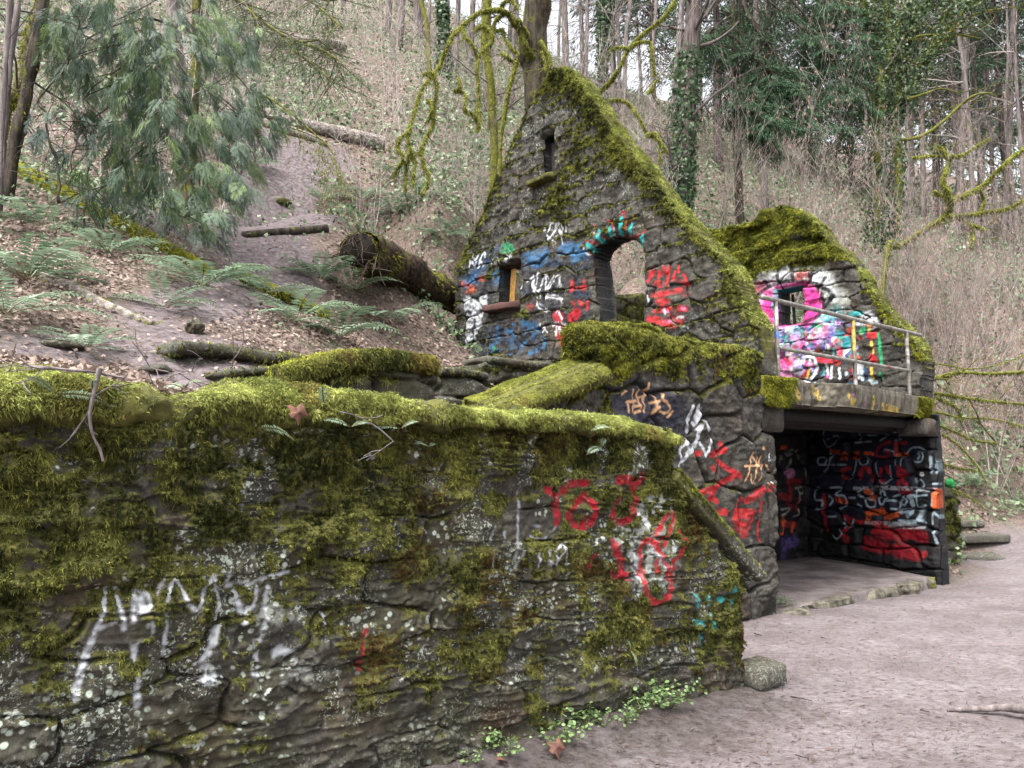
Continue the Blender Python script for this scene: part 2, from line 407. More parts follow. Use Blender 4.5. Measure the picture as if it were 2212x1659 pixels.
    for k in range(1, rim):
        t = k/rim; v = G[bv]*(1-t)+base[bv]*t
        v = v+np.stack([fbm(v*5+i*31, 4, seed+20+i) for i in range(3)], 1)*0.035
        VV.append(v); lay.append(n0+np.arange(len(bv))); n0 += len(bv)
    lay.append(bv+ng)
    rq = []
    for k in range(rim):
        rq.append(np.stack([lay[k][inv[ed[:, 0]]], lay[k][inv[ed[:, 1]]], lay[k+1][inv[ed[:, 1]]], lay[k+1][inv[ed[:, 0]]]], 1))
    used = np.zeros(n0, bool); Q = np.concatenate([q]+([q[:, ::-1]+ng] if back else [])+rq); used[Q.ravel()] = True
    V = np.concatenate(VV); nb = len(bv)
    rimm = moss[bv] if mossf is None else np.clip(mossf(s[bv], z[bv], np.full(nb, 0.6), np.full(nb, .3), sid[bv]), 0, 1)
    hb = np.zeros(nb, bool)
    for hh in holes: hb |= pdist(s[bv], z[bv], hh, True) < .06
    rimm = rimm*(1-hb); rp_ = pc[bv]*np.array([1, 1, 1, .3]); rp_[hb] = (.010, .010, .014, .75)  # reveals of the openings: their shade put into the colour as near-black
    cat = lambda f, r: np.concatenate([f, f]+[r]*(rim-1))
    mo = cat(moss, rimm); li = cat(lich, lich[bv]); to = cat(tone, tone[bv]); pa = np.concatenate([pc, np.zeros_like(pc)]+[rp_]*(rim-1)).astype(np.float32)
    mp = np.cumsum(used)-1
    mb = MB(); mb.add(V[used], mp[Q])
    W.obj = mb.obj(name, mat, parent, True, dict(moss=mo[used], lichen=li[used], tone=to[used], paint=pa[used]))
    inside = np.zeros((ns, nz), bool); inside[:-1, :-1] = ins; m = inside.ravel()
    W.fp, W.fn, W.fm, W.fs, W.fz, W.fe, W.fpa = G[m], gn[m], moss[m], s[m], z[m], e[m], pc[m, 3]
    ed_ok = ~(hb[inv[ed[:, 0]]] | hb[inv[ed[:, 1]]]); ed, upf = ed[ed_ok], upf[ed_ok]
    up = ed[upf > 0]; W.rimA, W.rimB = G[up].mean(1), base[up].mean(1)
    W.rims = s[up].mean(1)
    sl_ = ed[upf == 0]; W.rimsA, W.rimsB = G[sl_].mean(1), base[sl_].mean(1)
    return W
def tufts(mb, p, n, prob, count, rng, length, width, c1, c2, down=0.7, out=0.5, up=0.0, droop=0.3, dark=None, clump=9):
    m = max(1, count//clump); k = rng.choice(len(p), m, p=prob/prob.sum())      # little rosettes: each a clump of one tint
    pc_, nc = p[k], n[k]; sz = rng.uniform(0.6, 1.5, m)
    t = np.clip(fbm(pc_*7.0, 4, 5)*1.2+0.42+rng.normal(size=m)*0.34, 0, 1)**1.25; c = lerpc(c1, c2, t)
    if dark is not None:
        f = sst(0.10, 0.30, fbm(pc_*2.3, 3, 77)+rng.normal(size=m)*.05); c = c*(1-f[:, None])+(np.asarray(dark)[None]*(.5+t[:, None]))*f[:, None]
    lean = rng.normal(size=(m, 3))*0.35; R_ = lambda x: np.repeat(x, clump, 0)
    nn = R_(nc); b = R_(pc_)+rng.normal(size=(m*clump, 3))*(length*0.35)+nn*(length*.25*R_(sz)[:, None])
    d = nrm(nn*out+np.array([0, 0, up-down])+R_(lean)+rng.normal(size=(m*clump, 3))*0.55)
    col = R_(c)*rng.uniform(.7, 1.3, (m*clump, 1))
    blades(mb, b-nn*length*.3, d, length*R_(sz)*rng.uniform(0.6, 1.4, m*clump), width*rng.uniform(0.7, 1.3, m*clump), col, rng, droop)
def rimtufts(mb, W, count, rng, length, width, c1, c2, side=False, keep=None, clump=10):
    A, B = (W.rimsA, W.rimsB) if side else (W.rimA, W.rimB)
    if keep is not None: k = keep(A); A, B = A[k], B[k]
    if not len(A): return
    n = 6000; k = rng.integers(0, len(A), n); t = rng.random(n)[:, None]**1.3
    b = A[k]*(1-t)+B[k]*t; bump_ = sst(-.25, .45, fbm(b*4.5, 4, 31)); b = b+np.array([0, 0, 1])*(bump_*.03-.012)[:, None]+np.array([W.N[0], W.N[1], 0])*(bump_*.03*(t[:, 0] < .2))[:, None]
    nn = np.tile(nrm(np.array([[W.N[0]*0.45, W.N[1]*0.45, 0.75]])), (n, 1))
    tufts(mb, b, nn, .15+bump_, count, rng, length, width, c1, c2, 0.25, .8, 0, .4, None, clump)
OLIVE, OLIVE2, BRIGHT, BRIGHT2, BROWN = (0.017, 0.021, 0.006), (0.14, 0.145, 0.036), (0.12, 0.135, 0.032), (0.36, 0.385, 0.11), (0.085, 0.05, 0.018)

ad = np.array([1.2, 1.0])/math.hypot(1.2, 1.0); bd = np.array([-ad[1], ad[0]])
nA = np.array([ad[1], -ad[0]])
pA = np.array([2.8909, 8.6903]); pW = np.array([1.6556, 5.7009])
def ab(t_a, t_b): return pA+ad*t_a+bd*t_b
def on(pts, P, D, k=1024/2212): return [online(x, y, P, D, k)[:2] for x, y in pts]
def cr(c, pts): ox, oy, k = CROPS[c]; return [((ox+x/k)*0.8640625, (oy+y/k)*0.8640625) for x, y in pts]
pG = np.array([2.793, 8.6087]); pG2 = np.array([6.4108, 11.6235])
pB = np.array([6.3217, 11.5498]); pC = atd(1750, 1212, 13.8)[:2]
# ------------------------------------------------------------------ graffiti, as strokes traced on the walls
FORE_PAINT = """
l W 28 .92 .3| 680,490 660,610 590,790; 740,490 760,620 780,740; 640,740 720,700; 850,500 830,690; 870,500 930,520 950,590 880,630
l W 22 .9 .3| 1000,520 1050,420; 1060,570 1110,420 1180,550; 1190,590 1250,610 1330,450 1360,400; 1360,400 1410,560 1390,640; 1450,390 1470,470; 1460,480 1540,450; 1640,480 1630,590 1570,650; 1710,480 1690,700 1670,760; 1580,470 1700,410 1850,380; 2060,640 2080,740; 950,690 960,760; 1050,650 1040,900
l W 42 .8 .55| 1500,520 1540,600 1560,700; 590,790 530,960 480,1110 470,1180; 830,760 850,900 860,1060 870,1230; 1650,800 1630,1010 1640,1040; 1390,700 1350,860 1290,950; 880,540 900,610
l W 95 .8 .6| 1790,900 1860,930; 1310,1020 1330,1050
l C 150 .45 .8| 1700,680 1900,620; 1850,1100 2100,1000
m r 26 .95 .3| 150,1727 125,1850 110,1985
m C 230 .75 .75| 1800,1150 2080,1180; 1900,1350 2080,1380; 1950,1000 2080,960
m W 60 .7 .7| 1960,1180 2050,1340; 2120,1100 2100,1260; 1900,1000 1950,1060; 1850,1250 1900,1380
m D 55 .95 .25| 1310,830 1370,880 1400,1040; 1420,840 1480,790 1560,790; 1550,870 1480,930 1470,1010 1530,1070 1600,1040 1590,930 1550,880; 1750,770 1830,770 1870,820 1930,740; 1780,840 1745,940 1770,1040 1850,1010 1860,920
m D 40 .95 .25| 1860,820 1890,900 1880,970; 1550,1010 1560,1080
m R 42 .95 .2| 1990,1120 2060,990 2110,1010 2040,1180; 2150,1080 2200,1150 2170,1230 2110,1290; 1900,1250 1910,1180 1960,1160 2010,1230 2040,1290; 1910,1290 1920,1450 1980,1540 2030,1560 2090,1490 2110,1330; 1990,1290 2000,1350; 2060,1310 2080,1400
m D 50 .9 .3| 1720,1170 1770,1250 1790,1320 1820,1400; 1590,1320 1610,1260; 1740,1380 1810,1380
m w 17 .9 .4| 970,1070 950,1180 970,1370; 1140,850 1120,1130 1080,1350; 1150,1190 1110,1330; 1190,1210 1190,1290; 1220,1060 1280,1070; 1220,1130 1300,1150 1390,1080; 1040,1100 1035,1160
m W 18 .9 .3| 1250,1210 1262,1320; 1300,1200 1320,1310 1350,1290; 1430,1170 1370,1220 1380,1310 1420,1190 1440,1310
b T 42 .7 .6| 60,2290 80,2350; 155,2290 160,2330; 240,2310 330,2210; 70,2450 130,2470; 180,2400 200,2480; 320,2260 320,2330; 120,2540 130,2600; 300,2330 300,2360
"""
GABLE_PAINT = """
c n 150 .55 .5| 200,600 330,640; 420,880 640,960; 560,560 780,640; 880,560 930,800; 180,950 330,1000; 640,760 800,800
c K 130 .5 .5| 200,760 280,900; 1380,560 1600,640; 1360,760 1640,800; 850,820 960,860
c b 90 .6 .6| 570,470 760,420; 800,370 960,420; 340,900 520,1000; 560,860 640,900; 240,520 330,470
c b 120 .7 .5| 230,480 330,420 380,390; 180,560 260,540
c B 80 .75 .6| 560,430 700,390; 620,470 690,440; 800,380 900,370; 880,430 930,400; 180,590 230,560; 370,530 370,570
c G 80 .8 .6| 430,360 470,380
c W 16 .9 .3| 210,450 220,400 240,440 260,400; 270,440 290,390 300,420; 205,490 220,450 235,480 250,455; 260,490 275,450 290,480; 345,470 360,430 375,465 390,430; 400,460 415,420 430,450; 440,450 450,400 470,430; 470,400 480,420
c W 62 .75 .4| 185,700 300,690; 180,740 300,725; 200,800 275,790; 195,850 270,850; 190,905 210,940; 250,890 265,860
c n 34 .95 .1| 195,770 210,780; 265,765 280,770; 235,830 230,880
c W 14 .8 .4| 180,950 190,985; 240,900 245,960
c B 36 .75 .5| 390,880 380,960 340,1000; 440,890 500,930; 560,840 600,880 620,850; 480,960 470,1040; 520,1000 560,960; 640,880 600,940; 350,1040 400,1010; 590,1040 630,1020; 500,860 470,900; 690,960 680,1010
c G 30 .5 .6| 380,1030 360,1000
c o 40 .5 .6| 160,590 230,620; 190,640 240,640; 260,560 300,560
c W 14 .85 .4| 640,520 620,600 660,640 680,560; 600,560 640,680 640,740; 690,530 700,620; 740,540 700,640 690,690; 780,560 790,610; 660,640 640,700; 700,760 660,720; 700,680 800,690
c W 12 .9 .3| 660,850 670,910 690,870 660,880; 690,880 705,905
a W 20 .95 .3| 255,350 330,300 300,400; 300,330 400,310 350,420; 380,320 340,430 290,470; 440,350 420,430 400,380; 260,380 300,450 350,480; 465,330 470,410; 300,480 350,470 380,440; 410,360 415,400
a W 16 .85 .4| 95,900 150,850 200,1080; 150,830 180,960; 215,780 190,960; 270,810 300,860; 270,1060 290,1010 360,860 420,830 400,930; 290,1020 400,1030 435,1100; 200,1080 220,1150 300,1185; 50,910 45,960; 230,1000 225,1050; 430,330 440,520
a T 42 .95 .15| 795,390 825,490; 905,350 905,430; 1130,320 1100,430
a T 58 .95 .15| 1025,270 1000,410; 1230,430 1200,530; 690,520 745,575; 800,440 825,490
a D 20 .9 .3| 755,330 790,400 840,460; 880,290 930,300 935,370; 1010,240 1050,200 1060,290 1040,330; 1150,270 1070,330 1060,380; 1260,390 1160,450; 665,490 780,510; 1215,550 1235,550; 690,590 720,630; 1130,440 960,440
a W 26 .5 .6| 760,410 770,450; 930,420 960,340; 720,470 730,480; 620,520 700,620
a R 40 .9 .35| 535,880 540,990; 540,960 670,940; 655,880 650,980; 540,1090 560,1130; 600,1080 640,1120; 680,1080 670,1160; 560,1170 610,1200 530,1210
a D 110 .9 .3| 370,1210 420,1240; 400,1290 410,1400; 540,1250 590,1200; 430,1440 440,1470
a W 22 .9 .3| 345,1330 380,1300 370,1420; 400,1290 410,1400; 430,1290 440,1420; 360,1380 470,1350; 470,1310 450,1380; 400,1190 440,1260; 370,1190 380,1180; 440,1300 480,1330
a B 60 .42 .75| 110,700 300,590; 400,600 600,550; 450,520 620,510; 540,680 620,640; 60,1290 180,1330
a b 70 .5 .6| 60,980 160,1010; 330,720 480,700; 620,760 700,740; 560,1020 700,1010
a B 28 .6 .5| 60,1290 140,1310 180,1280; 100,1340 70,1410; 50,1500 30,1560; 180,1470 200,1540; 250,1430 270,1520; 140,1590 100,1610
a r 70 .6 .6| 100,1120 150,1150
a R 36 .9 .35| 1260,890 1300,860 1330,800 1340,750; 1390,780 1380,850 1390,940; 1430,740 1480,850 1470,900; 1480,740 1470,900; 1560,790 1540,880; 1590,740 1600,800; 1640,820 1680,910 1640,920; 1310,790 1280,900
a R 70 .45 .7| 1300,830 1480,800; 1330,900 1480,930; 1560,850 1660,900; 1400,1000 1500,1180; 1300,1250 1500,1300; 1560,1180 1660,1150
a r 80 .4 .6| 1620,1000 1680,1020; 1500,1240 1640,1260
a R 60 .85 .4| 1330,1020 1450,1010 1600,970; 1420,1000 1430,1130; 1360,1180 1520,1150; 1380,1090 1500,1080; 1300,1270 1380,1260; 1350,1300 1470,1290; 1530,1260 1610,1300; 1600,1150 1660,1160; 1450,1310 1560,1330
a p 34 .8 .45| 1430,1170 1480,1190; 1440,1290 1500,1280; 1650,1160 1630,1150
a W 30 .8 .4| 1270,1030 1290,1080; 1440,1160 1450,1200; 1530,1270 1560,1310; 1580,1250 1640,1240; 1500,1100 1520,1110; 1690,1350 1650,1330
a B 24 .8 .3| 1240,820 1238,1080
"""
FACADE_PAINT = """
s n 330 .55 .3| 150,330 480,420 620,480; 200,420 500,450
s O 21 .95 .2| 145,290 185,255; 255,250 240,430; 190,350 280,340; 200,375 205,435; 300,250 295,310 350,295 345,250; 355,200 345,300 330,430; 400,280 410,380 395,470; 380,360 440,345; 465,285 455,330 500,370 520,420 480,445 430,430; 545,430 510,475; 300,330 310,400; 250,390 300,380; 430,390 400,430; 260,440 300,420
s W 42 .9 .3| 720,390 700,470 700,560 705,640 690,690; 780,570 770,660 740,740 690,780
s W 75 .9 .3| 785,405 770,480; 775,520 778,545
s W 26 .9 .3| 790,690 830,760 835,800; 830,470 865,540 865,600 870,650 850,780; 690,690 640,740 645,830 625,880; 700,730 740,740; 650,850 680,800; 735,520 760,570
s R 50 .95 .3| 960,690 965,740; 880,785 990,745; 930,830 990,880 1110,960; 895,890 915,910; 790,1100 900,1060 1060,970; 870,1150 910,1090; 930,1170 880,1130; 770,780 800,770; 990,720 990,760
s R 60 .95 .3| 1125,1150 1100,1230 1060,1320; 1165,1165 1300,1080; 1070,1255 1210,1260; 1280,1190 1275,1240; 1000,1265 950,1250; 1320,1060 1390,1060; 640,930 650,945
s R 95 .9 .4| 1090,1370 1180,1310; 1150,1420 1170,1400
s R 22 .95 .3| 1280,1240 1272,1440; 1230,1250 1200,1400; 1270,1440 1300,1500
s O 17 .95 .25| 1200,770 1170,900 1150,1000; 1240,760 1210,1020; 1290,800 1250,1000; 1140,880 1310,870; 1200,800 1250,900; 1320,870 1290,920 1300,990 1340,1000 1365,940 1350,880 1320,870; 1340,1000 1370,1040; 1290,715 1320,735 1290,740; 1180,950 1190,1020; 1270,860 1290,820
s W 14 .95 .1| 1370,780 1360,840 1380,830; 1380,1010 1390,1020
"""
INNER_PAINT = """
r n 500 .6 .1| 400,700 1000,750; 500,400 1000,400
r s 15 .8 .25| 530,180 450,200 440,270 480,340 540,300 550,240 470,270; 710,300 840,290; 820,240 880,240; 880,190 950,180 980,230 920,280; 1050,210 1100,200 1080,250 1040,280 1100,270; 440,490 390,490 385,440 430,425 460,450 430,490; 410,565 470,500 510,390 560,540 580,590; 390,490 630,490; 710,460 700,540 660,610 600,610; 730,440 750,490 800,480 810,430; 880,450 880,560 940,650 1000,620 1010,500; 960,360 1030,380 1060,450 1060,490; 1110,500 1120,430 1180,350 1270,345 1310,400 1290,460 1230,460 1210,410 1250,380 1285,410 1265,440; 1215,610 1230,640 1280,620 1305,670 1250,720
r s 26 .7 .4| 750,190 750,290
r r 26 .9 .2| 1000,290 920,330 890,400 940,430 1000,400 960,370; 1040,300 1045,400; 1040,310 1140,300
r o 32 .8 .35| 1060,405 1140,400; 510,370 560,380; 580,380 590,440; 620,390 630,440; 690,400 740,390 720,440 690,420; 800,390 860,400
r R 36 .85 .3| 660,520 600,540 590,600 630,610; 740,610 760,530 800,520 840,620; 920,530 910,600 950,640; 970,510 1000,560; 1085,510 1080,670; 1090,520 1150,560 1100,600 1150,660; 600,960 650,1010 600,1080; 720,980 960,1000; 450,930 450,1050; 430,760 430,900; 620,940 700,960
r D 120 .85 .35| 800,1160 960,1210; 910,1060 1120,1090; 1070,1220 1240,1265; 1190,1070 1290,1110
r R 55 .8 .4| 980,1040 1000,1080; 870,1060 940,1040; 1080,1100 1100,1140; 600,1110 640,1140; 1310,1270 1320,1260; 1110,720 1180,730
r W 34 .55 .6| 700,695 1000,690 1440,712; 1000,1022 1300,1030; 800,990 1230,1000
r s 17 .95 .2| 400,690 360,700 365,790 420,800 410,870 360,870; 490,760 470,800 490,840 520,800 500,760; 490,690 570,690 550,750 610,760 630,820 590,870 560,860; 650,775 700,775; 700,690 760,700 720,740 790,790 760,850 720,830; 860,700 810,790 830,850 880,850 890,800 840,790; 920,720 930,830 970,800 950,720 925,720; 990,800 1030,795; 1090,750 1030,770 1040,800 1100,820 1080,870 1020,870
r o 50 .85 .4| 800,720 880,790; 560,790 620,810; 820,900 910,900; 940,880 960,940; 1000,940 1100,910; 820,960 830,930
r s 40 .9 .3| 1200,760 1210,840; 1180,770 1230,760; 1100,890 1200,890 1170,930; 1100,980 1230,985; 1290,890 1260,960
r s 18 .9 .3| 1140,780 1110,810 1130,840 1160,800 1120,760; 1260,700 1250,850 1330,840; 1260,760 1340,750; 1400,360 1390,560; 1365,420 1360,560; 1300,870 1260,960 1320,990; 1380,1000 1380,900 1440,980; 1390,1060 1415,1180; 620,960 600,1000 620,1030; 700,960 660,1030; 470,940 540,935; 570,1050 590,1090 540,1130 500,1100; 1390,730 1380,840; 1370,655 1440,655; 1420,690 1440,680
r o 40 1 0| 1396,712 1398,848; 1420,715 1424,845
r W 10 1 .1| 1275,558 1276,563; 1290,558 1291,563; 1270,575 1285,585 1300,575
"""
BACK_PAINT = """
r C 45 .6 .4| 70,400 130,370; 160,380 170,430; 100,450 90,520; 220,540 240,610; 30,430 10,470
r p 50 .7 .4| 80,560 110,540; 90,590 120,570
r r 60 .8 .4| 100,640 190,640; 90,700 100,860; 20,760 60,770; 50,1000 150,1010; 170,800 160,860
r C 18 .8 .3| 130,690 200,680; 150,700 180,740 200,720; 170,750 180,830; 30,880 90,870 60,920 30,940; 170,870 170,920 130,940
r o 40 .7 .5| 20,345 70,340; 30,1080 60,960; 110,1060 130,1000
r V 120 .6 .5| 50,1160 150,1140; 60,1250 80,1210
"""
def eye_paint():
    r = rs(5); L = []
    pal = "PPpRBTLWKGPRLwnbVW"
    for i in range(190):
        x = r.uniform(260, 1290); y = r.uniform(1010+max(0, 500-x)*0.3, 1540)
        k = pal[r.integers(len(pal))] if x < 1150 else "KBTnRGWKn"[r.integers(9)]
        if y > 1440: k = "BTWnKBs"[r.integers(7)]
        w = r.uniform(18, 70); a = r.uniform(0, 3.1); l = r.uniform(15, 70)
        L.append("e %s %.0f .85 .4| %.0f,%.0f %.0f,%.0f" % (k, w, x, y, x+l*math.cos(a), y+l*math.sin(a)))
    return """
e C 260 .85 .3| 240,800 400,760; 420,690 800,660; 860,730 960,850; 250,900 360,1000; 880,960 960,900
e p 190 .9 .3| 210,850 420,900; 330,1000 500,960; 380,780 420,760; 260,1000 330,1120; 380,1180 600,1180; 330,1400 560,1420
e W 120 .7 .5| 180,760 230,740; 450,690 560,640; 830,700 900,680; 890,760 930,800; 760,640 860,640; 880,980 960,960; 1230,980 1260,1010; 600,650 480,660
e R 90 .8 .5| 640,640 720,630; 220,840 260,850; 270,740 340,720; 330,1060 350,1090
e L 150 .8 .4| 850,1050 960,1010; 760,1090 900,1130; 500,1090 700,1050
e T 80 .75 .5| 860,960 940,1000; 1000,1120 1060,1180; 620,1090 700,1060; 960,900 1000,940; 540,1150 600,1190
e B 80 .7 .5| 700,1150 780,1200; 560,1250 640,1260; 900,1180 980,1150
e G 120 .9 .4| 780,1080 860,1110; 800,1160 850,1120
""" + "\n".join(L) + """
e P 120 .95 .25| 400,890 450,1000; 420,800 450,820; 760,780 780,960; 800,800 815,900; 730,1000 760,980; 720,750 750,760; 390,920 430,880
e P 40 .95 .25| 480,725 620,700 740,690; 500,1040 720,1010
e T 40 .9 .2| 468,760 470,830; 460,860 462,900
e V 60 .9 .2| 505,790 510,1000
e K 34 .95 .15| 230,910 330,780 440,715 560,680 700,680 800,700 900,740 950,800; 860,780 870,880; 950,800 880,880 830,960 760,1000 700,1030; 250,920 330,1000 390,1060; 770,600 760,670; 615,600 620,665; 495,630 500,690; 390,680 420,720; 890,650 850,700; 930,840 880,890; 810,720 920,750; 280,740 310,790
e K 40 .9 .2| 750,1300 820,1330 850,1400 820,1480 790,1500
e W 26 .9 .2| 730,1300 790,1310 815,1380 800,1440 770,1480; 890,1370 900,1450; 930,1380 935,1480; 1080,1240 1040,1290 1060,1330; 1160,1360 1165,1480; 1190,1370 1195,1490; 1000,1400 1010,1480
e R 60 .95 .25| 990,1180 1010,1290; 840,1320 980,1340; 1260,1130 1300,1120; 1270,1300 1290,1330
e G 28 .9 .3| 1325,1110 1340,1220 1350,1370; 1340,1440 1350,1480
e Y 24 .9 .3| 1270,1180 1285,1270; 1270,1400 1275,1480; 750,1420 740,1470; 1250,1020 1250,1090
e T 40 .9 .3| 1000,1200 1060,1210 1070,1150; 1100,950 1180,940
e K 70 .6 .4| 900,890 1040,890; 1010,950 1090,920; 1400,1250 1450,1350
"""
def wgen(seed, basev, upk=0.9, top=None, low=0.0):
    def f(s, z, up, e, sid):
        m = basev+n2(s, z, 1.5, 4, seed)*1.1+n2(s, z, 6, 3, seed+1)*0.5+np.clip(up, -0.3, 0.9)*upk
        if top is not None: m = m+top(s, z)
        return m
    return f

# ------------------------------------------------------------------ the long retaining wall in front
ret = empty("retaining_wall", (pW[0], pW[1], 0)); tag(ret, "long mossy basalt retaining wall with white and red graffiti under a bright moss coping", "wall")
fore_poly = [(-6.2, -0.4), (0.0, -0.4), (0.01, 0.2), (0.0, 0.74), (-0.74, 1.44), (-0.74, 1.80), (-6.2, 1.86)]
FW = build_wall("masonry", pW, ad, fore_poly, thick=0.5, res=0.0072, cw=0.62, ch=0.215, jit=0.62, bulge=0.026, seed=3, mat=M['stone'], parent=None, warp=0.02, rough=0.042, inset=0.03, crack=0.09, pw=4.5, open_=0.22, lump=0.010, wav=.7, flake=.022,
                paint=FORE_PAINT, mossf=wgen(31, 0.46, 0.35, lambda s, z: 0.20*sst(0.9, 1.5, z)-0.55*sst(0.50, 0.10, z)-0.40*sst(-2.3, -3.0, s)*sst(1.2, 0.85, z)+0.2*sst(-1.6, -0.6, s)+0.75*n2(s, z, 11, 4, 90)+.3*n2(s, z, 32, 2, 91)),
                lichf=lambda s, z: 1.0-0.7*sst(0.5, 0.2, z)+0*s)
reparent(FW.obj, ret)
mb = MB(); r = rs(41)
m = np.clip(FW.fm-0.42, 0, 0.5)*(FW.fz > 0.05)*(1-0.95*FW.fpa)
tufts(mb, FW.fp, FW.fn, m, 330000, r, 0.0105, 0.0042, OLIVE, (0.215, 0.22, 0.055), 0.45, 0.8, 0, 0.3, (.075,.042,.016))
m2 = np.clip(FW.fm-0.3, 0, 0.5)*sst(1.25, 1.6, FW.fz)
tufts(mb, FW.fp, FW.fn, m2, 30000, r, 0.022, 0.0042, OLIVE, (0.17, 0.17, 0.035), 0.9, 0.7, 0, 0.3, None)
rimtufts(mb, FW, 9000, r, 0.02, 0.005, OLIVE, OLIVE2, True, lambda A: A[:, 2] > 0.1)
o = mb.obj("moss", M['moss']); reparent(o, ret)
# coping: irregular slab with thick moss
cz = [(-6.3, 1.93, .17), (-5.2, 1.93, .2), (-4.57, 1.905, .24), (-4.35, 1.885, .2), (-4.1, 1.875, .19), (-3.98, 1.83, .15), (-3.85, 1.845, .16), (-3.7, 1.905, .2), (-3.45, 1.92, .21), (-3.1, 1.895, .19), (-2.9, 1.885, .16), (-2.62, 1.875, .16),
      (-2.45, 1.855, .12), (-2.2, 1.86, .13), (-1.8, 1.865, .14), (-1.5, 1.86, .15), (-1.2, 1.84, .15), (-0.9, 1.80, .14), (-0.76, 1.775, .12), (-0.70, 1.74, .07)]
cz = np.array(cz); S_ = np.arange(-6.2, -0.69, 0.012); zt = np.interp(S_, cz[:, 0], cz[:, 1]); th = np.interp(S_, cz[:, 0], cz[:, 2])
ctr = np.stack([pW[0]+ad[0]*S_-nA[0]*0.17, pW[1]+ad[1]*S_-nA[1]*0.17, zt-th/2], 1)
endf = np.clip((-0.685-S_)/0.06, 0.05, 1)**0.5
mb = MB(); V = ringtube(mb, ctr, np.stack([np.full(len(S_), 0.26)*endf, th/2*endf], 1), 56, None, (0, 0, 1), 2.8, True, 0.075, 7.5, 12)
co_ = mb.obj("coping", M['stone'], None, True, dict(moss=np.full(mb.n, 0.75), lichen=np.full(mb.n, 0.2), tone=np.full(mb.n, 0.1), paint=np.zeros((mb.n, 4))))
reparent(co_, ret)
vn = nrm(np.cross(np.roll(V, -1, 1)-np.roll(V, 1, 1), np.gradient(V, axis=0)))
cc_ = V-ctr[:, None]; vn *= np.sign((vn*cc_).sum(-1, keepdims=True)); Vp, Vn = V.reshape(-1, 3), vn.reshape(-1, 3)
fr = (Vp-np.repeat(ctr, 56, 0))@np.array([nA[0], nA[1], 0]); sC = np.repeat(S_, 56)
bare = sst(0.15, 0.3, n2(sC, Vp[:, 2]*0+fr, 2.2, 3, 66))+1.2*np.exp(-((sC+2.78)/0.10)**2)*(Vp[:, 2] > 1.83)+np.exp(-((sC+3.95)/0.09)**2)
w = np.clip(0.25+Vn[:, 2]*0.8+0.5*(fr > 0.1), 0.02, 1)*(fr > -0.2)*np.clip(1-bare*0.9, 0.03, 1)*(Vn[:, 2] > -0.5)
mb = MB(); r = rs(42)
def fuzz(mb, p, n, prob, count, rng, L, W_, lo, hi, lo2, hi2, clump=10):
    m = count//clump; k = rng.choice(len(p), m, p=prob/prob.sum()); pc_, nc = p[k], n[k]; R_ = lambda x: np.repeat(x, clump, 0)
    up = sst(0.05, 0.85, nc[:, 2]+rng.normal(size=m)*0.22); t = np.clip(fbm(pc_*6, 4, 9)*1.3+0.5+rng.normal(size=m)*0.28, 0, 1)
    c = lerpc(lo, hi, t)*(1-up[:, None])+lerpc(lo2, hi2, t)*up[:, None]; br = sst(.22, .4, fbm(pc_*3.1, 3, 19))[:, None]*.5; c = c*(1-br)+np.array([.16, .10, .03])*br  # up-facing tufts brighter: shading from above put into the colour
    lean = rng.normal(size=(m, 3))*.4; sz = rng.uniform(.6, 1.6, m); nn = R_(nc); b = R_(pc_)+rng.normal(size=(m*clump, 3))*L*.35+nn*(L*.25*R_(sz)[:, None])
    d = nrm(nn*0.8+np.array([nA[0]*0.25, nA[1]*0.25, -0.55])+R_(lean)+rng.normal(size=(m*clump, 3))*0.5)
    blades(mb, b-nn*L*.3, d, L*R_(sz)*rng.uniform(0.5, 1.4, m*clump), W_*rng.uniform(0.7, 1.3, m*clump), R_(c)*rng.uniform(.7, 1.3, (m*clump, 1)), rng, 0.4)
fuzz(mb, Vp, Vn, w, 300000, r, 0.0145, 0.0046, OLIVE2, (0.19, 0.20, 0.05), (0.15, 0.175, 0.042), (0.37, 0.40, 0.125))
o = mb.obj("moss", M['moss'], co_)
# sloping end coping of the flight of steps
A_, B_ = online(1447, 1012, pW, ad)[:2], online(1632, 1232, pW, ad)[:2]
t = np.linspace(0, 1, 60)
pp = np.stack([A_[0]+(B_[0]-A_[0])*t, A_[1]+(B_[1]-A_[1])*t-0.04], 1)
ctr = np.stack([pW[0]+ad[0]*pp[:, 0]-nA[0]*0.15, pW[1]+ad[1]*pp[:, 0]-nA[1]*0.15, pp[:, 1]], 1)
mb = MB(); V = ringtube(mb, ctr, np.stack([np.full(60, .22), np.full(60, .05)], 1), 40, None, (ad[0]*.7, ad[1]*.7, .72), 7, True, 0.014, 6, 13)
mo = np.concatenate([np.repeat(0.62-0.45*t, 40), [0.6, .2]])
sc_ = mb.obj("sloping_coping", M['stone'], None, True, dict(moss=mo, lichen=np.full(mb.n, 1.0), tone=np.full(mb.n, .5), paint=np.zeros((mb.n, 4)))); reparent(sc_, ret)
vn = V-ctr[:, None]; Vp, Vn = V.reshape(-1, 3), nrm(vn*np.array([1, 1, 2.5])).reshape(-1, 3)
w = np.clip(0.2+Vn[:, 2], 0.02, 1)*np.repeat(np.clip(1.05-1.2*t, 0.06, 1), 40)
mb = MB(); fuzz(mb, Vp, Vn, w, 22000, rs(43), 0.014, 0.005, OLIVE, OLIVE2, BRIGHT, (0.36, 0.37, 0.05)); mb.obj("moss", M['moss'], sc_)

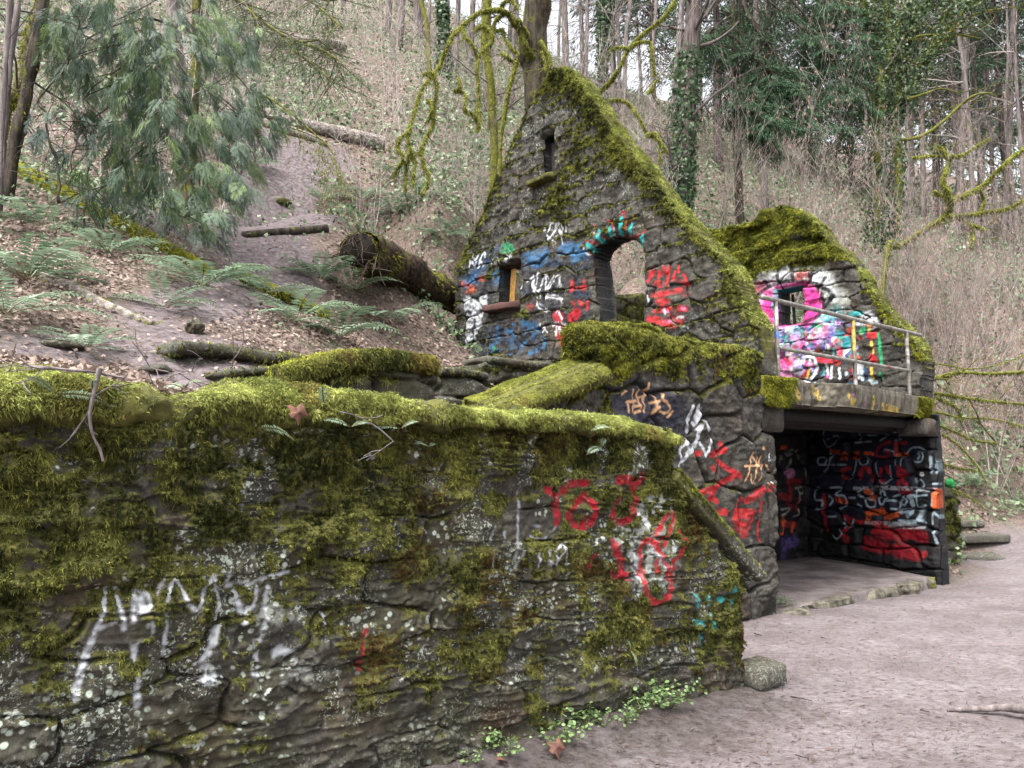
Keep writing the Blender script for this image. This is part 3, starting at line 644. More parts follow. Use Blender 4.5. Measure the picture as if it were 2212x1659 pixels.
# ------------------------------------------------------------------ the ruined stone house
house = empty("stone_house", (pA[0], pA[1], 0)); tag(house, "roofless two-storey basalt ruin with mossy gables, covered in graffiti", "ruin")
def sub(o, p): return reparent(o, p)
gpoly = on([(1648, 840), (1640, 735), (1628, 690), (1602, 640), (1578, 590), (1560, 560), (1490, 488), (1438, 425), (1380, 348), (1330, 292), (1290, 228), (1247, 172), (1232, 150), (1200, 146), (1185, 158), (1160, 205), (1130, 262), (1080, 372), (1040, 470), (1003, 550), (984, 582), (980, 780), (982, 840)], pG, bd)
h_arch = on(cr('a', [(735, 700), (722, 650), (760, 560), (850, 470), (950, 425), (1050, 430), (1140, 470), (1200, 540), (1235, 620), (1245, 750), (1235, 1100), (1222, 1400), (790, 1400), (775, 1230), (760, 1000)]), pG, bd)
h_low = on(cr('c', [(382, 482), (518, 452), (515, 712), (378, 738)]), pG, bd)
h_up = on(cr('g', [(1310, 892), (1380, 850), (1380, 1098), (1318, 1135)]), pG, bd)
ridge = lambda P, D, px: (lambda s, z: sst(0.34, 0.0, pdist(s, z, on(px, P, D)))*0.9)
gr = ridge(pG, bd, [(1640, 720), (1560, 560), (1438, 425), (1290, 228), (1210, 148)]); gl = ridge(pG, bd, [(1210, 148), (1160, 205), (1080, 372), (985, 582), (980, 800)])
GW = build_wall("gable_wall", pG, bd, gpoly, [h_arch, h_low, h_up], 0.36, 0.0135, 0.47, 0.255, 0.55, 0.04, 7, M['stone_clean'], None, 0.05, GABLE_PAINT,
                wgen(61, -0.03, 1.2, lambda s, z: gr(s, z)+0.45*gl(s, z)+0.38*sst(4.9, 5.6, z)*sst(3.6, 2.8, s)+0.1*sst(4.8, 5.6, z)-0.35*sst(4.9, 4.3, z)*sst(0.9, 1.4, s)), lambda s, z: 0.5+0.6*sst(4.5, 5.5, z), crack=0.13, pextra=0.95, wav=.6, rough=.035, open_=.08, lump=.02)
sub(GW.obj, house)
mb = MB(); r = rs(51)
tufts(mb, GW.fp, GW.fn, np.clip(GW.fm-0.45, 0, .5)*(1-.6*GW.fpa), 110000, r, 0.024, 0.009, OLIVE, (0.20, 0.205, 0.04), 0.7, 0.8, 0.1)
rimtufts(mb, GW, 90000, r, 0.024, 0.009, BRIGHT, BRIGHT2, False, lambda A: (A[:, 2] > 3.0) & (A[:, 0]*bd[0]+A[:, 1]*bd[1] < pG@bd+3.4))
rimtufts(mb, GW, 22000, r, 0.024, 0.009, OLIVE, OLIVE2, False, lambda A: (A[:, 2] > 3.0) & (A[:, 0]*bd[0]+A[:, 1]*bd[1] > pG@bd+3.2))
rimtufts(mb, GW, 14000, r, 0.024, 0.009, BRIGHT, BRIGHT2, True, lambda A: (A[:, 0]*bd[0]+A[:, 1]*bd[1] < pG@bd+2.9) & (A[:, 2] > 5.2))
mb.obj("moss", M['moss'], GW.obj)
def on_gable(px, P, D, N, off): s, z, _ = online(*px, P, D); return np.array([P[0]+D[0]*s+N[0]*off, P[1]+D[1]*s+N[1]*off, z])
WOOD = col_mat("old_timber", 0.8, 0, .2, .4, 30)
# timber left in the lower window, its stone sill, the shutter slats of the upper window with an added dark board
mb = MB()
for a, b in [((436, 492), (422, 735)), ((450, 488), (440, 728)), ((385, 478), (520, 449))]:
    p = on_gable(cr('c', [a])[0], pG, bd, GW.N, -0.1); q = on_gable(cr('c', [b])[0], pG, bd, GW.N, -0.1)
    ringtube(mb, np.linspace(p, q, 6), [[.022, .035]], 4, (0.24, 0.13, 0.035) if a[1] > 480 else (0.08, 0.045, 0.02), (bd[0], bd[1], 0), 8, True, 0.003)
mb.obj("window_frame", WOOD, GW.obj, False)
mb = MB(); p = on_gable(cr('c', [(325, 757)])[0], pG, bd, GW.N, 0.06); q = on_gable(cr('c', [(532, 728)])[0], pG, bd, GW.N, 0.06)
ringtube(mb, np.linspace(p, q, 40), [[.11, .06]], 24, None, (0, 0, 1), 5, True, .03, 6, 3)
mb.obj("window_sill", M['stone_clean'], GW.obj, True, dict(moss=np.full(mb.n, .1), lichen=np.full(mb.n, .2), tone=np.full(mb.n, .2), paint=np.tile([.10, .04, .035, .6], (mb.n, 1))))
mb = MB(); p = on_gable(cr('g', [(1245, 1195)])[0], pG, bd, GW.N, 0.07); q = on_gable(cr('g', [(1392, 1135)])[0], pG, bd, GW.N, 0.07)
V = ringtube(mb, np.linspace(p, q, 40), [[.10, .045]], 24, None, (0, 0, 1), 4, True, .04, 6, 4)
o = mb.obj("window_sill", M['stone_clean'], GW.obj, True, dict(moss=np.full(mb.n, .8), lichen=np.full(mb.n, .2), tone=np.full(mb.n, .2), paint=np.zeros((mb.n, 4))))
mb = MB()
for f in (0.0, 0.45, 0.9):
    a = np.array([1322, 905])*(1-f)+np.array([1372, 880])*f; b = np.array([1330, 1128])*(1-f)+np.array([1374, 1100])*f
    p = on_gable(cr('g', [tuple(a)])[0], pG, bd, GW.N, -0.16); q = on_gable(cr('g', [tuple(b)])[0], pG, bd, GW.N, -0.16)
    ringtube(mb, np.linspace(p, q, 4), [[.02, .06]], 4, (0.035, 0.03, 0.026), (bd[0], bd[1], 0), 8)
for f in np.linspace(0.1, 0.9, 7):
    a = np.array([1330, 905])*(1-f)+np.array([1336, 1128])*f; b = a+np.array([44, -22])
    p = on_gable(cr('g', [tuple(a)])[0], pG, bd, GW.N, -0.2); q = on_gable(cr('g', [tuple(b)])[0], pG, bd, GW.N, -0.2)
    ringtube(mb, np.linspace(p, q, 3), [[.07, .012]], 4, (0.02, 0.018, 0.016), (GW.N[0]*.6, GW.N[1]*.6, .8), 8)
p = on_gable(cr('g', [(1318, 1010)])[0], pG, bd, GW.N, -0.27); q = on_gable(cr('g', [(1392, 985)])[0], pG, bd, GW.N, -0.27)
ringtube(mb, np.linspace(p, q, 3), [[.015, .62]], 4, (0.012, 0.011, 0.010), (0, 0, 1), 9)  # board added behind the slats, its near-black standing in for shade inside
mb.obj("shutter_dark_back", WOOD, GW.obj, False)
# second gable
g2poly = on([(1995, 862), (1999, 778), (1980, 745), (1950, 712), (1902, 652), (1852, 582), (1832, 552), (1792, 520), (1770, 488), (1742, 465), (1702, 448), (1652, 458), (1636, 480), (1600, 492), (1560, 498), (1500, 500), (1440, 515), (1400, 520), (1400, 862)], pG2, bd)
h2 = on(cr('e', [(480, 748), (693, 712), (693, 1015), (490, 1045)]), pG2, bd)
g2r = ridge(pG2, bd, [(1990, 760), (1852, 582), (1770, 488), (1702, 448)])
G2 = build_wall("gable_wall", pG2, bd, g2poly, [h2], 0.4, 0.016, 0.62, 0.23, 0.5, 0.045, 17, M['stone_clean'], None, 0.06, eye_paint(),
                wgen(71, -0.25, 0.5, lambda s, z: g2r(s, z)*0.9+1.15*sst(4.75, 5.05, z+0.08*np.sin(s*4))), lambda s, z: 0.3+0*s, crack=0.12, pextra=1.0, rough=.035, open_=.08, shelf=lambda s, z: .17*sst(4.7, 5.1, z), lump=.015)
sub(G2.obj, house)
mb = MB(); r = rs(52)
tufts(mb, G2.fp, G2.fn, np.clip(G2.fm-0.4, 0, .6), 130000, r, 0.027, 0.011, (0.05, 0.058, 0.009), (0.24, 0.24, 0.03), 0.6, 0.8, 0.1, 0.3, None)
up = np.clip(G2.fn[:, 2], 0, 1)*np.clip(G2.fm-0.4, 0, .6)
tufts(mb, G2.fp, G2.fn, up**1.5+1e-9, 80000, r, 0.027, 0.011, BRIGHT, (0.36, 0.37, 0.05), 0.3, 0.8, 0.4, 0.3)
rimtufts(mb, G2, 80000, r, 0.030, 0.011, BRIGHT, BRIGHT2)
mb.obj("moss", M['moss'], G2.obj)
mb = MB(); p = on_gable(cr('e', [(478, 752)])[0], pG2, bd, G2.N, -0.17); q = on_gable(cr('e', [(700, 714)])[0], pG2, bd, G2.N, -0.17)
ringtube(mb, np.linspace(p, q, 4), [[.2, .035]], 4, (0.015, 0.10, 0.12), (0, 0, 1), 9, True)
p = on_gable(cr('e', [(520, 765)])[0], pG2, bd, G2.N, -0.33); q = on_gable(cr('e', [(540, 1030)])[0], pG2, bd, G2.N, -0.33)
ringtube(mb, np.linspace(p, q, 4), [[.05, .03]], 4, (0.02, 0.016, 0.03), (bd[0], bd[1], 0), 9, True)
mb.obj("window_frame", WOOD, G2.obj, False)
# facade below: parapet of the landing + retaining face with the big polygonal stones
fpoly = on([(900, 1050), (1040, 905), (1290, 790), (1270, 772), (1246, 772), (1247, 704), (1272, 693), (1330, 696), (1400, 709), (1490, 739), (1600, 746), (1642, 763), (1641, 882), (1640, 930), (1672, 940), (1673, 1345), (900, 1345)], pA, ad)
FA = build_wall("facade_wall", pA, ad, fpoly, [], 0.2, 0.0105, 0.56, 0.46, 1.2, 0.06, 23, M['stone_clean'], None, 0.025, FACADE_PAINT,
                wgen(81, -0.42, 0.7, lambda s, z: 0.95*sst(2.15, 2.6, z)+0.55*sst(-2.2, -2.6, s)*sst(1.7, 2.1, z)+0.2*sst(1.8, 2.3, z)), lambda s, z: 0.25+0*s, crack=0.12, rough=0.045, pw=3., lump=.010)
sub(FA.obj, house)
mb = MB(); r = rs(53)
tufts(mb, FA.fp, FA.fn, np.clip(FA.fm-0.42, 0, .5)*(1-.8*FA.fpa), 120000, r, 0.0145, 0.006, OLIVE, (0.20, 0.20, 0.024), 1.0, 0.6, 0, .3, BROWN)
rimtufts(mb, FA, 46000, r, 0.016, 0.007, BRIGHT, (0.36, 0.37, 0.07), False, lambda A: A[:, 2] > 2.3)
rimtufts(mb, FA, 14000, r, 0.04, 0.009, OLIVE, (.20, .20, .03), True, lambda A: (A[:, 2] > 2.0) & (((A[:, :2]-pA)@ad) < -2))
b_ = FA.fp[(FA.fz > 2.55) & (FA.fm > .5)]
tufts(mb, b_, np.tile([nA[0], nA[1], 0], (len(b_), 1)), sst(2.6, 2.85, b_[:, 2])+1e-6, 30000, r, 0.018, 0.007, OLIVE2, (0.26, 0.27, 0.06), 1.0, .6)
mb.obj("moss", M['moss'], FA.obj)
# quoin blocks beside the opening and the corbel under the slab
def quoin(px, W_, H_, dep, seed, moss=.2):
    s, z, _ = online(*px, pA, ad); mb = MB()
    c = np.array([pA[0]+ad[0]*s, pA[1]+ad[1]*s, z]); nn = np.array([nA[0], nA[1], 0])
    ringtube(mb, np.linspace(c+nn*0.05, c-nn*dep, 16), [[W_/2, H_/2]], 28, None, (0, 0, 1), 5, True, .028, 7, seed)
    return mb, np.full(mb.n, moss)
mbq = MB(); mo = []
for i, (px, w_, h_) in enumerate([((1650, 1296), .3, .26), ((1648, 1225), .36, .40), ((1652, 1142), .26, .36), ((1650, 1060), .30, .36), ((1653, 985), .24, .36), ((1662, 905), .44, .30)]):
    m_, k = quoin(px, w_, h_, .34, 60+i, .35 if i in (0, 2, 5) else .1); mbq.add(np.concatenate(m_.v), np.concatenate(m_.q), np.concatenate(m_.t)); mo.append(k)
mo = np.concatenate(mo); o = mbq.obj("quoins", M['stone_clean'], FA.obj, True, dict(moss=mo, lichen=mo*0+.2, tone=mo*0+.15, paint=np.zeros((len(mo), 4))))
# mossy sloping handrail slab of the second flight
a0, a1 = online(1035, 878, pA, ad)[:2], online(1278, 782, pA, ad)[:2]
t = np.linspace(0, 1, 90); ps = a0[0]+(a1[0]-a0[0])*t; pz = a0[1]+(a1[1]-a0[1])*t-0.06
ctr = np.stack([pA[0]+ad[0]*ps+nA[0]*.02, pA[1]+ad[1]*ps+nA[1]*.02, pz], 1)
mb = MB(); V = ringtube(mb, ctr, np.stack([np.full(90, .20), np.full(90, .075)], 1), 40, None, (-ad[0]*.42+nA[0]*.5, -ad[1]*.42+nA[1]*.5, .8), 3.5, True, .024, 5, 14)
sl2 = mb.obj("stair_coping", M['stone'], FA.obj, True, dict(moss=np.full(mb.n, .8), lichen=np.full(mb.n, .3), tone=np.full(mb.n, .2), paint=np.zeros((mb.n, 4))))
Vp = V.reshape(-1, 3); Vn = nrm(V-ctr[:, None]).reshape(-1, 3)
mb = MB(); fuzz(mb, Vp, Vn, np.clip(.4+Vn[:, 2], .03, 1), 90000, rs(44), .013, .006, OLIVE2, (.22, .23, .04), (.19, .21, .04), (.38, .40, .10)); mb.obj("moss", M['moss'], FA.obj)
# shelter: inner side wall, its end pier, back wall, floor, slab
dI = pC-pB
ipoly = [(-0.02, -0.5), (3.2, -0.5), (3.2, 2.3), (-0.02, 2.3)]
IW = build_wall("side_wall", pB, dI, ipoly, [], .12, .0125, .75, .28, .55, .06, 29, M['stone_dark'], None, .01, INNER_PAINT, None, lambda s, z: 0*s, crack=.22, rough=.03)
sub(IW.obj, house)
mb = MB()
for i, (x, y, w_, h_) in enumerate([(2008, 924, .42, .26)]):
    s, z, _ = online(x, y, pA, ad); c = np.array([*(pA+ad*s), z])
    ringtube(mb, np.linspace(c+np.array([nA[0], nA[1], 0])*.03, c-np.array([nA[0], nA[1], 0])*.4, 16), [[w_/2, h_/2]], 28, None, (0, 0, 1), 4, True, .04, 6, 80)
mb.obj("corbel", M['stone_clean'], IW.obj, True, dict(moss=np.full(mb.n, .25), lichen=np.zeros(mb.n), tone=np.zeros(mb.n), paint=np.zeros((mb.n, 4))))
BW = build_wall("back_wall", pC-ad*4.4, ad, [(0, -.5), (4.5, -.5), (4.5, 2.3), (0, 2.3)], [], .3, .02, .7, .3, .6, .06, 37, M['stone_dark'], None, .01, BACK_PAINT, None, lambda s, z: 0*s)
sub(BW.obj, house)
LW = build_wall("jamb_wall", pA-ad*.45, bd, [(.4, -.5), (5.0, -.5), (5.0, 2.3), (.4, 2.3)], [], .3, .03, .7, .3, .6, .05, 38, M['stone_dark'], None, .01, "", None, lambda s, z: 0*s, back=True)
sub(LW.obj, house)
# floor slab with a worn front edge
t = NT("muddy_concrete"); c = t.mix(t.mr(t.noise(2.2, 6, .65), .35, .7), (.075, .060, .058), (.20, .17, .165)); c = t.mix(t.mr(t.noise(60, 4, .7), .62, .7), c, (.4, .37, .35)); c = t.mix(t.mr(t.noise(5, 5, .7), .55, .75, 0, .7), c, (.055, .042, .035))
M['mud'] = t.done(c, .8, t.bump(t.noise(30, 6, .7), .02, .6), .3)
def slab_grid(name, mat, quad, z, thick, n, rough, seed, edge=0.03):
    u, v = np.meshgrid(np.linspace(0, 1, n), np.linspace(0, 1, n), indexing='ij')
    Q = [np.array(q, float) for q in quad]
    p = (Q[0][None]*((1-u)*(1-v)).reshape(-1, 1)+Q[1][None]*(u*(1-v)).reshape(-1, 1)+Q[2][None]*(u*v).reshape(-1, 1)+Q[3][None]*((1-u)*v).reshape(-1, 1))
    P3 = np.concatenate([p, np.full((n*n, 1), z)], 1); P3[:, 2] += fbm(P3*2, 4, seed)*rough
    fr_ = (v.ravel() == 0); P3[fr_, :2] += np.stack([fbm(P3[fr_]*4+k*9, 4, seed+k) for k in (0, 1)], 1)*edge
    P3[fr_, 2] -= .02
    idx = np.arange(n*n).reshape(n, n); q = np.stack([idx[:-1, :-1], idx[1:, :-1], idx[1:, 1:], idx[:-1, 1:]], -1).reshape(-1, 4)
    lo = P3.copy(); lo[:, 2] = z-thick
    rim_ = np.concatenate([idx[:, 0], idx[-1, 1:], idx[-2::-1, -1], idx[0, -2:0:-1]]); r2 = np.roll(rim_, -1)
    mb = MB(); mb.add(np.concatenate([P3, lo]), np.concatenate([q, q[:, ::-1]+n*n, np.stack([rim_, rim_+n*n, r2+n*n, r2], 1)]))
    return mb
fl = online(1672, 1320, pA, ad); frr = online(2008, 1250, pA, ad)
f0 = pA+ad*(-.1)+nA*.05; f1 = pA+ad*(frr[0]+.05)+nA*.02
mb = slab_grid("floor_slab", None, [f0, f1, pC+ad*.1, pC-ad*4.3], -.045, .4, 90, .012, 71); sub(mb.obj("floor_slab", M['mud']), house)
t = NT("stained_concrete"); n_ = t.noise(5, 6, .7)
mp = t.n("ShaderNodeMapping"); mp.inputs["Scale"].default_value = (9, 9, .7); t.l(t.pos(), mp.inputs["Vector"]); st = t.noise(1.0, 5, .65, mp.outputs[0])
c = t.mix(t.mr(n_, .3, .7), (.055, .05, .04), (.19, .17, .13)); c = t.mix(t.mr(st, .45, .65, 0, .8), c, (.03, .028, .022))
pa = t.attr("paint", "Alpha"); c = t.mix(pa, c, t.attr("paint"))
mm = t.mr(t.math('ADD', t.attr("moss", "Fac"), t.math('MULTIPLY', t.math('SUBTRACT', t.noise(22, 5, .7), .5), 1.1)), .4, .65)
c = t.mix(mm, c, t.mix(t.noise(30, 3), (.07, .07, .01), (.2, .2, .025)))
M['conc'] = t.done(c, .9, t.bump(t.noise(40, 5, .7), .01, .7), .2)
spoly = on([(1633, 812), (1800, 832), (2022, 860), (2019, 899), (1800, 880), (1634, 872)], pA, ad)
SLAB_PAINT = """
b Y 34 .85 .45| 865,940 885,1020; 1010,1010 1035,1050; 1200,1020 1203,1090; 1280,1060 1300,1100; 1345,1085 1360,1110; 1400,1085 1415,1120
b Y 60 .6 .6| 860,960 880,1000; 1050,1040 1040,1060; 1320,1080 1400,1110; 700,980 720,1010
b p 24 .6 .5| 1130,1020 1140,1060; 1020,1010 1040,1000
"""
KB = build_wall('floor_edge', pA+nA*.1, ad, [(.02, -.6), (frr[0]+.05, -.6), (frr[0]+.05, -.055), (.02, -.05)], [], .2, .012, 1.1, 3, .4, .02, 47, M['conc'], None, .02, '', lambda s, z, up, e, sid: .12+.5*sst(3.6, 4.2, s)+n2(s, z, 5, 3, 3)*.3, None, rough=.02, inset=.03)
sub(KB.obj, house)
SL = build_wall("upper_floor_slab", pA+nA*.06, ad, spoly, [], .35, .012, 5, 5, .1, 0, 43, M['conc'], None, .012, SLAB_PAINT,
                lambda s, z, up, e, sid: .15+.75*sst(.65, .1, s+.3*(2.56-z))+.8*sst(3.7, 4.3, s)+.15*np.exp(-((s-2.4)/.5)**2)+n2(s, z, 5, 3, 3)*.35, None, rough=.006, inset=.012)
sub(SL.obj, house)
s0, z0, _ = online(1634, 872, pA, ad); zt_ = online(1633, 812, pA, ad)[1]
mb = slab_grid("slab", None, [pA+ad*(-.3)-nA*.28, pA+ad*4.75-nA*.28, pC+ad*.9, pC-ad*4.5], zt_-.012, .27, 40, .01, 72); o = mb.obj("slab_deck", M['conc'], None, True, dict(moss=np.full(mb.n, .3), paint=np.zeros((mb.n, 4)))); reparent(o, SL.obj)
mb = MB(); tufts(mb, SL.fp, SL.fn, np.clip(SL.fm-.45, 0, .5)+1e-9, 14000, rs(54), .03, .009, (0.06, .065, .008), (.24, .24, .03), 1.0, .5); mb.obj("moss", M['moss'], SL.obj)
mb = MB(); rr = rs(7)
for k in range(3):                                        # charred joists under the slab edge
    p = np.array([*(pA+ad*0.0-nA*(.3+.2*k)), 2.16-.03*k]); q = np.array([*(pA+ad*4.4-nA*(.3+.2*k)), 2.16-.03*k]); ringtube(mb, np.linspace(p, q, 30), [[.07, .07]], 6, (.012, .01, .01), (0, 0, 1), 6, True, .01)
o = mb.obj("joists", WOOD, None); reparent(o, SL.obj)
# railing on the slab edge
pR = pA-nA*.12
t = NT("weathered_galvanised_pipe"); c = t.mix(t.mr(t.noise(9, 5, .7), .4, .7), (.20, .19, .17), (.42, .40, .36)); c = t.mix(t.mr(t.noise(14, 3), .60, .66, 0, .7), c, (.13, .07, .04)); pa_ = t.attr("Col"); c = t.mix(1.0, c, pa_, 'MULTIPLY')
M['pipe'] = t.done(c, .5, None, .4, 0, .5)
rail = empty("handrail", (*pR, 2.5)); reparent(rail, house)
def rp(x, y): s, z, _ = online(*cr('b', [(x, y)])[0], pR, ad); return np.array([*(pR+ad*s), z])
def pipe(p, q, name, r_=.027, marks=()):
    tt = np.linspace(0, 1, 40); P_ = p[None]*(1-tt[:, None])+q[None]*tt[:, None]; cc = np.ones((40, 3))*.8
    for a, b, c_ in marks: cc[(tt >= a) & (tt <= b)] = c_
    mb = MB(); ringtube(mb, P_, r_, 12, cc); o = mb.obj(name, M['pipe']); reparent(o, house); o.parent = rail; o.matrix_parent_inverse = rail.matrix_basis.inverted(); return o
wh = (1.5, 1.5, 1.55)
pipe(rp(525, 366), rp(1547, 613), "rail", .029, [(.6, .63, wh)])
pipe(rp(640, 695), rp(1478, 842), "rail", .026, [(.2, .23, wh), (.78, .82, (.9, .1, .1))])
for x, y0, y1, mk in [(632, 390, 880, [(.1, .32, wh), (.4, .47, (.3, .8, 2.0)), (.68, .78, wh)]), (1131, 505, 952, [(.05, .45, (1.9, 1.5, .5)), (.83, .93, wh)]), (1477, 600, 998, [(.1, .2, wh), (.25, .35, wh), (.42, .47, wh)])]:
    b = rp(x, y1); t_ = rp(x, y0); t_[:2] = b[:2]; pipe(t_, b-np.array([0, 0, .05]), "post", .027, mk)

# ------------------------------------------------------------------ low walls of the upper landing
def low_wall(name, label, px_top, off, zbot, thick, seed, mossv, res=.013, cw=.5, ch=.2, cap=True, capmoss=.8, capcol=(.40, .41, .06), capth=.09, fuzzn=16000, D=ad, capover=.05):
    P = pA+bd*off
    if D is not ad: P = D[1]; D = D[0]
    top = on(px_top, P, D); root = empty(name, (P[0]+D[0]*top[0][0], P[1]+D[1]*top[0][0], zbot)); tag(root, label, "low wall")
    hh = capth*1.6 if cap else 0
    poly = [(top[0][0], zbot)]+[(s, z-hh) for s, z in top]+[(top[-1][0], zbot)]
    W_ = build_wall("masonry", P, D, poly, [], thick, res, cw, ch, .7, .05, seed, M['stone'], None, .02, "", wgen(seed*3, mossv, .7, None), lambda s, z: .3+0*s, back=True); reparent(W_.obj, root)
    mb = MB(); tufts(mb, W_.fp, W_.fn, np.clip(W_.fm-.45, 0, .5)+1e-9, 9000, rs(seed), .035, .009, OLIVE, OLIVE2, 1., .6)
    if cap:
        S_ = np.linspace(top[0][0]-.03, top[-1][0]+.03, 120); Z_ = np.interp(S_, [q[0] for q in top], [q[1] for q in top])
        N_ = W_.N; Dn = W_.D
        ctr = np.stack([P[0]+Dn[0]*S_-N_[0]*(thick/2-capover/2), P[1]+Dn[1]*S_-N_[1]*(thick/2-capover/2), Z_-capth], 1)
        e_ = np.clip(np.minimum(S_-S_[0], S_[-1]-S_)/.06, .08, 1)**.5
        mc = MB(); V = ringtube(mc, ctr, np.stack([(thick/2+capover)*e_, capth*e_], 1), 40, None, (0, 0, 1), 3.2, True, .035, 4, seed)
        oc = mc.obj("coping", M['stone'], None, True, dict(moss=np.full(mc.n, capmoss), lichen=np.full(mc.n, .3), tone=np.full(mc.n, .3), paint=np.zeros((mc.n, 4)))); reparent(oc, root)
        Vp = V.reshape(-1, 3); Vn = nrm(V-ctr[:, None]).reshape(-1, 3)
        if fuzzn: fuzz(mb, Vp, Vn, np.clip(.4+Vn[:, 2], .02, 1), fuzzn, rs(seed+1), .024, .007, OLIVE, OLIVE2, BRIGHT, capcol)
    o = mb.obj("moss", M['moss'], None); reparent(o, root); return root
low_wall("landing_wall", "short mossy pier with a thick green cap behind the long retaining wall", [(596, 792), (640, 785), (690, 768), (750, 756), (850, 756), (944, 768)], .15, 1.4, .5, 101, .25, capth=.085, fuzzn=46000)
low_wall("landing_wall", "grey stepped low wall with bare ledge stones below the arched gable", [(940, 790), (1000, 793), (1052, 803)], 1.0, 1.5, .5, 102, -.1, capmoss=.1, fuzzn=1500, capth=.05)
low_wall("landing_wall", "low wall of flat grey slabs meeting the mossy stair coping under the gable", [(1050, 766), (1100, 774), (1192, 783), (1230, 790)], 1.7, 1.6, .45, 103, -.15, capmoss=.12, fuzzn=800, capth=.05)
low_wall("ledge_wall", "dark overhanging stone ledge at the edge of the leafy slope, no wall above it", [(362, 738), (400, 735), (480, 742), (560, 756), (660, 766)], .9, 1.9, .5, 104, .0, capmoss=.4, fuzzn=3000, capth=.06, capover=.09)
low_wall("ledge_wall", "thin low stone kerb running left from the mossy pier", [(480, 796), (540, 793), (612, 788)], .35, 1.6, .4, 105, .1, capmoss=.35, fuzzn=1500, capth=.035)
low_wall("terrace_wall", "broken mossy terrace wall seen through the arch", [(1310, 640), (1350, 636), (1380, 634), (1400, 634)], 3.6, 2.4, .4, 106, .3, res=.02, cap=False)
low_wall("wing_wall", "narrow mossy wing wall with a green painted stone beside the right corner", [(2041, 1046), (2052, 1042), (2064, 1052)], 0, -.2, .4, 107, .35, cap=False, D=(ad, pA+bd*.45))
# ------------------------------------------------------------------ the ground: worn lower court, leafy upper slope, wooded hillside
def lower_z(x, y):
    q = np.stack([x, y], 1)-pA; ta = q@ad; tb = q@bd
    z = -0.07-0.045*np.clip(ta, 0, 5)*sst(3, -1, np.abs(tb))
    z = z+0.10*np.exp(-np.clip(-1.58-tb, 0, 9)/0.30)*sst(-2.6, -4.2, ta)*(tb < -1.4)+0.05*np.exp(-np.clip(-1.58-tb, 0, 9)/0.25)*(tb < -1.4)*(ta < -2.6)
    z = z+0.035*sst(4, 9, x)*(x-4)+np.clip(y-11.5, 0, 12)*0.07*sst(6.2, 8.0, x)
    z = z+0.018*fbm(np.stack([x*1.1, y*1.1, x*0], 1), 3, 2)+0.012*fbm(np.stack([x*5, y*5, x*0], 1), 3, 3)
    return z
def wpt(ta, tb, z): p = ab(ta, tb); return (p[0], p[1], z)
CPX = [(0, 790, 3.3), (200, 806, 3.8), (400, 835, 4.4), (560, 812, 5.3), (0, 700, 5.0), (300, 690, 6.3), (380, 745, 6.0), (500, 640, 8.0), (640, 760, 6.9), (700, 720, 7.9), (0, 600, 6.5), (200, 560, 7.6), (480, 600, 9.0), (700, 620, 10.5), (900, 660, 12), (985, 775, 13.1),
       (0, 450, 9), (200, 430, 10.2), (540, 500, 12), (740, 490, 13), (900, 500, 15.5), (640, 320, 18), (400, 330, 16), (100, 250, 15), (800, 320, 20), (950, 300, 22.5), (1000, 450, 17.5), (600, 110, 30), (800, 105, 35), (300, 80, 28), (0, 60, 23), (1000, 110, 40), (900, 0, 52), (500, 0, 43),
       (1300, 280, 32), (1420, 560, 18.5), (1450, 330, 33), (1350, 610, 15.5), (1650, 430, 30), (1650, 330, 55), (1900, 450, 42), (2100, 470, 60), (2212, 690, 23), (2212, 850, 20), (2212, 950, 19), (2100, 900, 17.5), (2000, 620, 26), (2080, 1040, 15.2), (2212, 1040, 20), (2212, 1110, 17), (2150, 1130, 14.5), (1900, 850, 17), (2400, 800, 20), (2400, 500, 50), (-300, 600, 7), (-300, 200, 18), (-300, 760, 3.6)]
CP = [tuple(atd(*c)) for c in CPX]
CP += [wpt(-4.3, .8, 1.55), wpt(-3, .9, 1.95), wpt(-1.6, .9, 2.3), wpt(-.5, 1.2, 2.45), wpt(-5.6, -.9, 1.55), wpt(-6.2, 0, 1.66), wpt(2, 6.8, 3.0), wpt(4, 6.5, 2.6), wpt(0, 8.5, 3.7), wpt(-1.2, 3, 2.75), wpt(-2.2, 4.0, 2.8), wpt(5.3, 3.5, 1.3), wpt(5.1, 1.5, .35)]
for x, y in [(6.9, 11.3), (8, 10.5), (10, 9.5), (12, 9), (14, 8.5), (7.1, 12.2), (18, 8), (8.3, 14.2), (12, 15.5), (7.6, 13.2)]:
    CP.append((x, y, float(lower_z(np.array([x]), np.array([y]))[0])))
CP = np.array(CP)
def _phi(r): return np.sqrt(r*r+0.8)
_n = len(CP); _A = np.zeros((_n+3, _n+3)); _A[:_n, :_n] = _phi(np.hypot(CP[:, None, 0]-CP[None, :, 0], CP[:, None, 1]-CP[None, :, 1])); _A[:_n, _n] = 1; _A[:_n, _n+1:] = CP[:, :2]; _A[_n:, :_n] = _A[:_n, _n:].T
_A[:_n, :_n] -= np.eye(_n)*0.02
_w = np.linalg.solve(_A, np.concatenate([CP[:, 2], [0, 0, 0]]))
def upper_z(x, y):
    z = _w[_n]+_w[_n+1]*x+_w[_n+2]*y
    for i in range(_n): z = z+_w[i]*_phi(np.hypot(x-CP[i, 0], y-CP[i, 1]))
    d = np.hypot(x, y)
    return z+fbm(np.stack([x*.35, y*.35, x*0], 1), 4, 21)*0.28*sst(6, 16, d)+fbm(np.stack([x*1.6, y*1.6, x*0], 1), 4, 22)*0.06*sst(3.5, 7, d)
_pw = lambda s, o: tuple(pW+ad*s-nA*o)
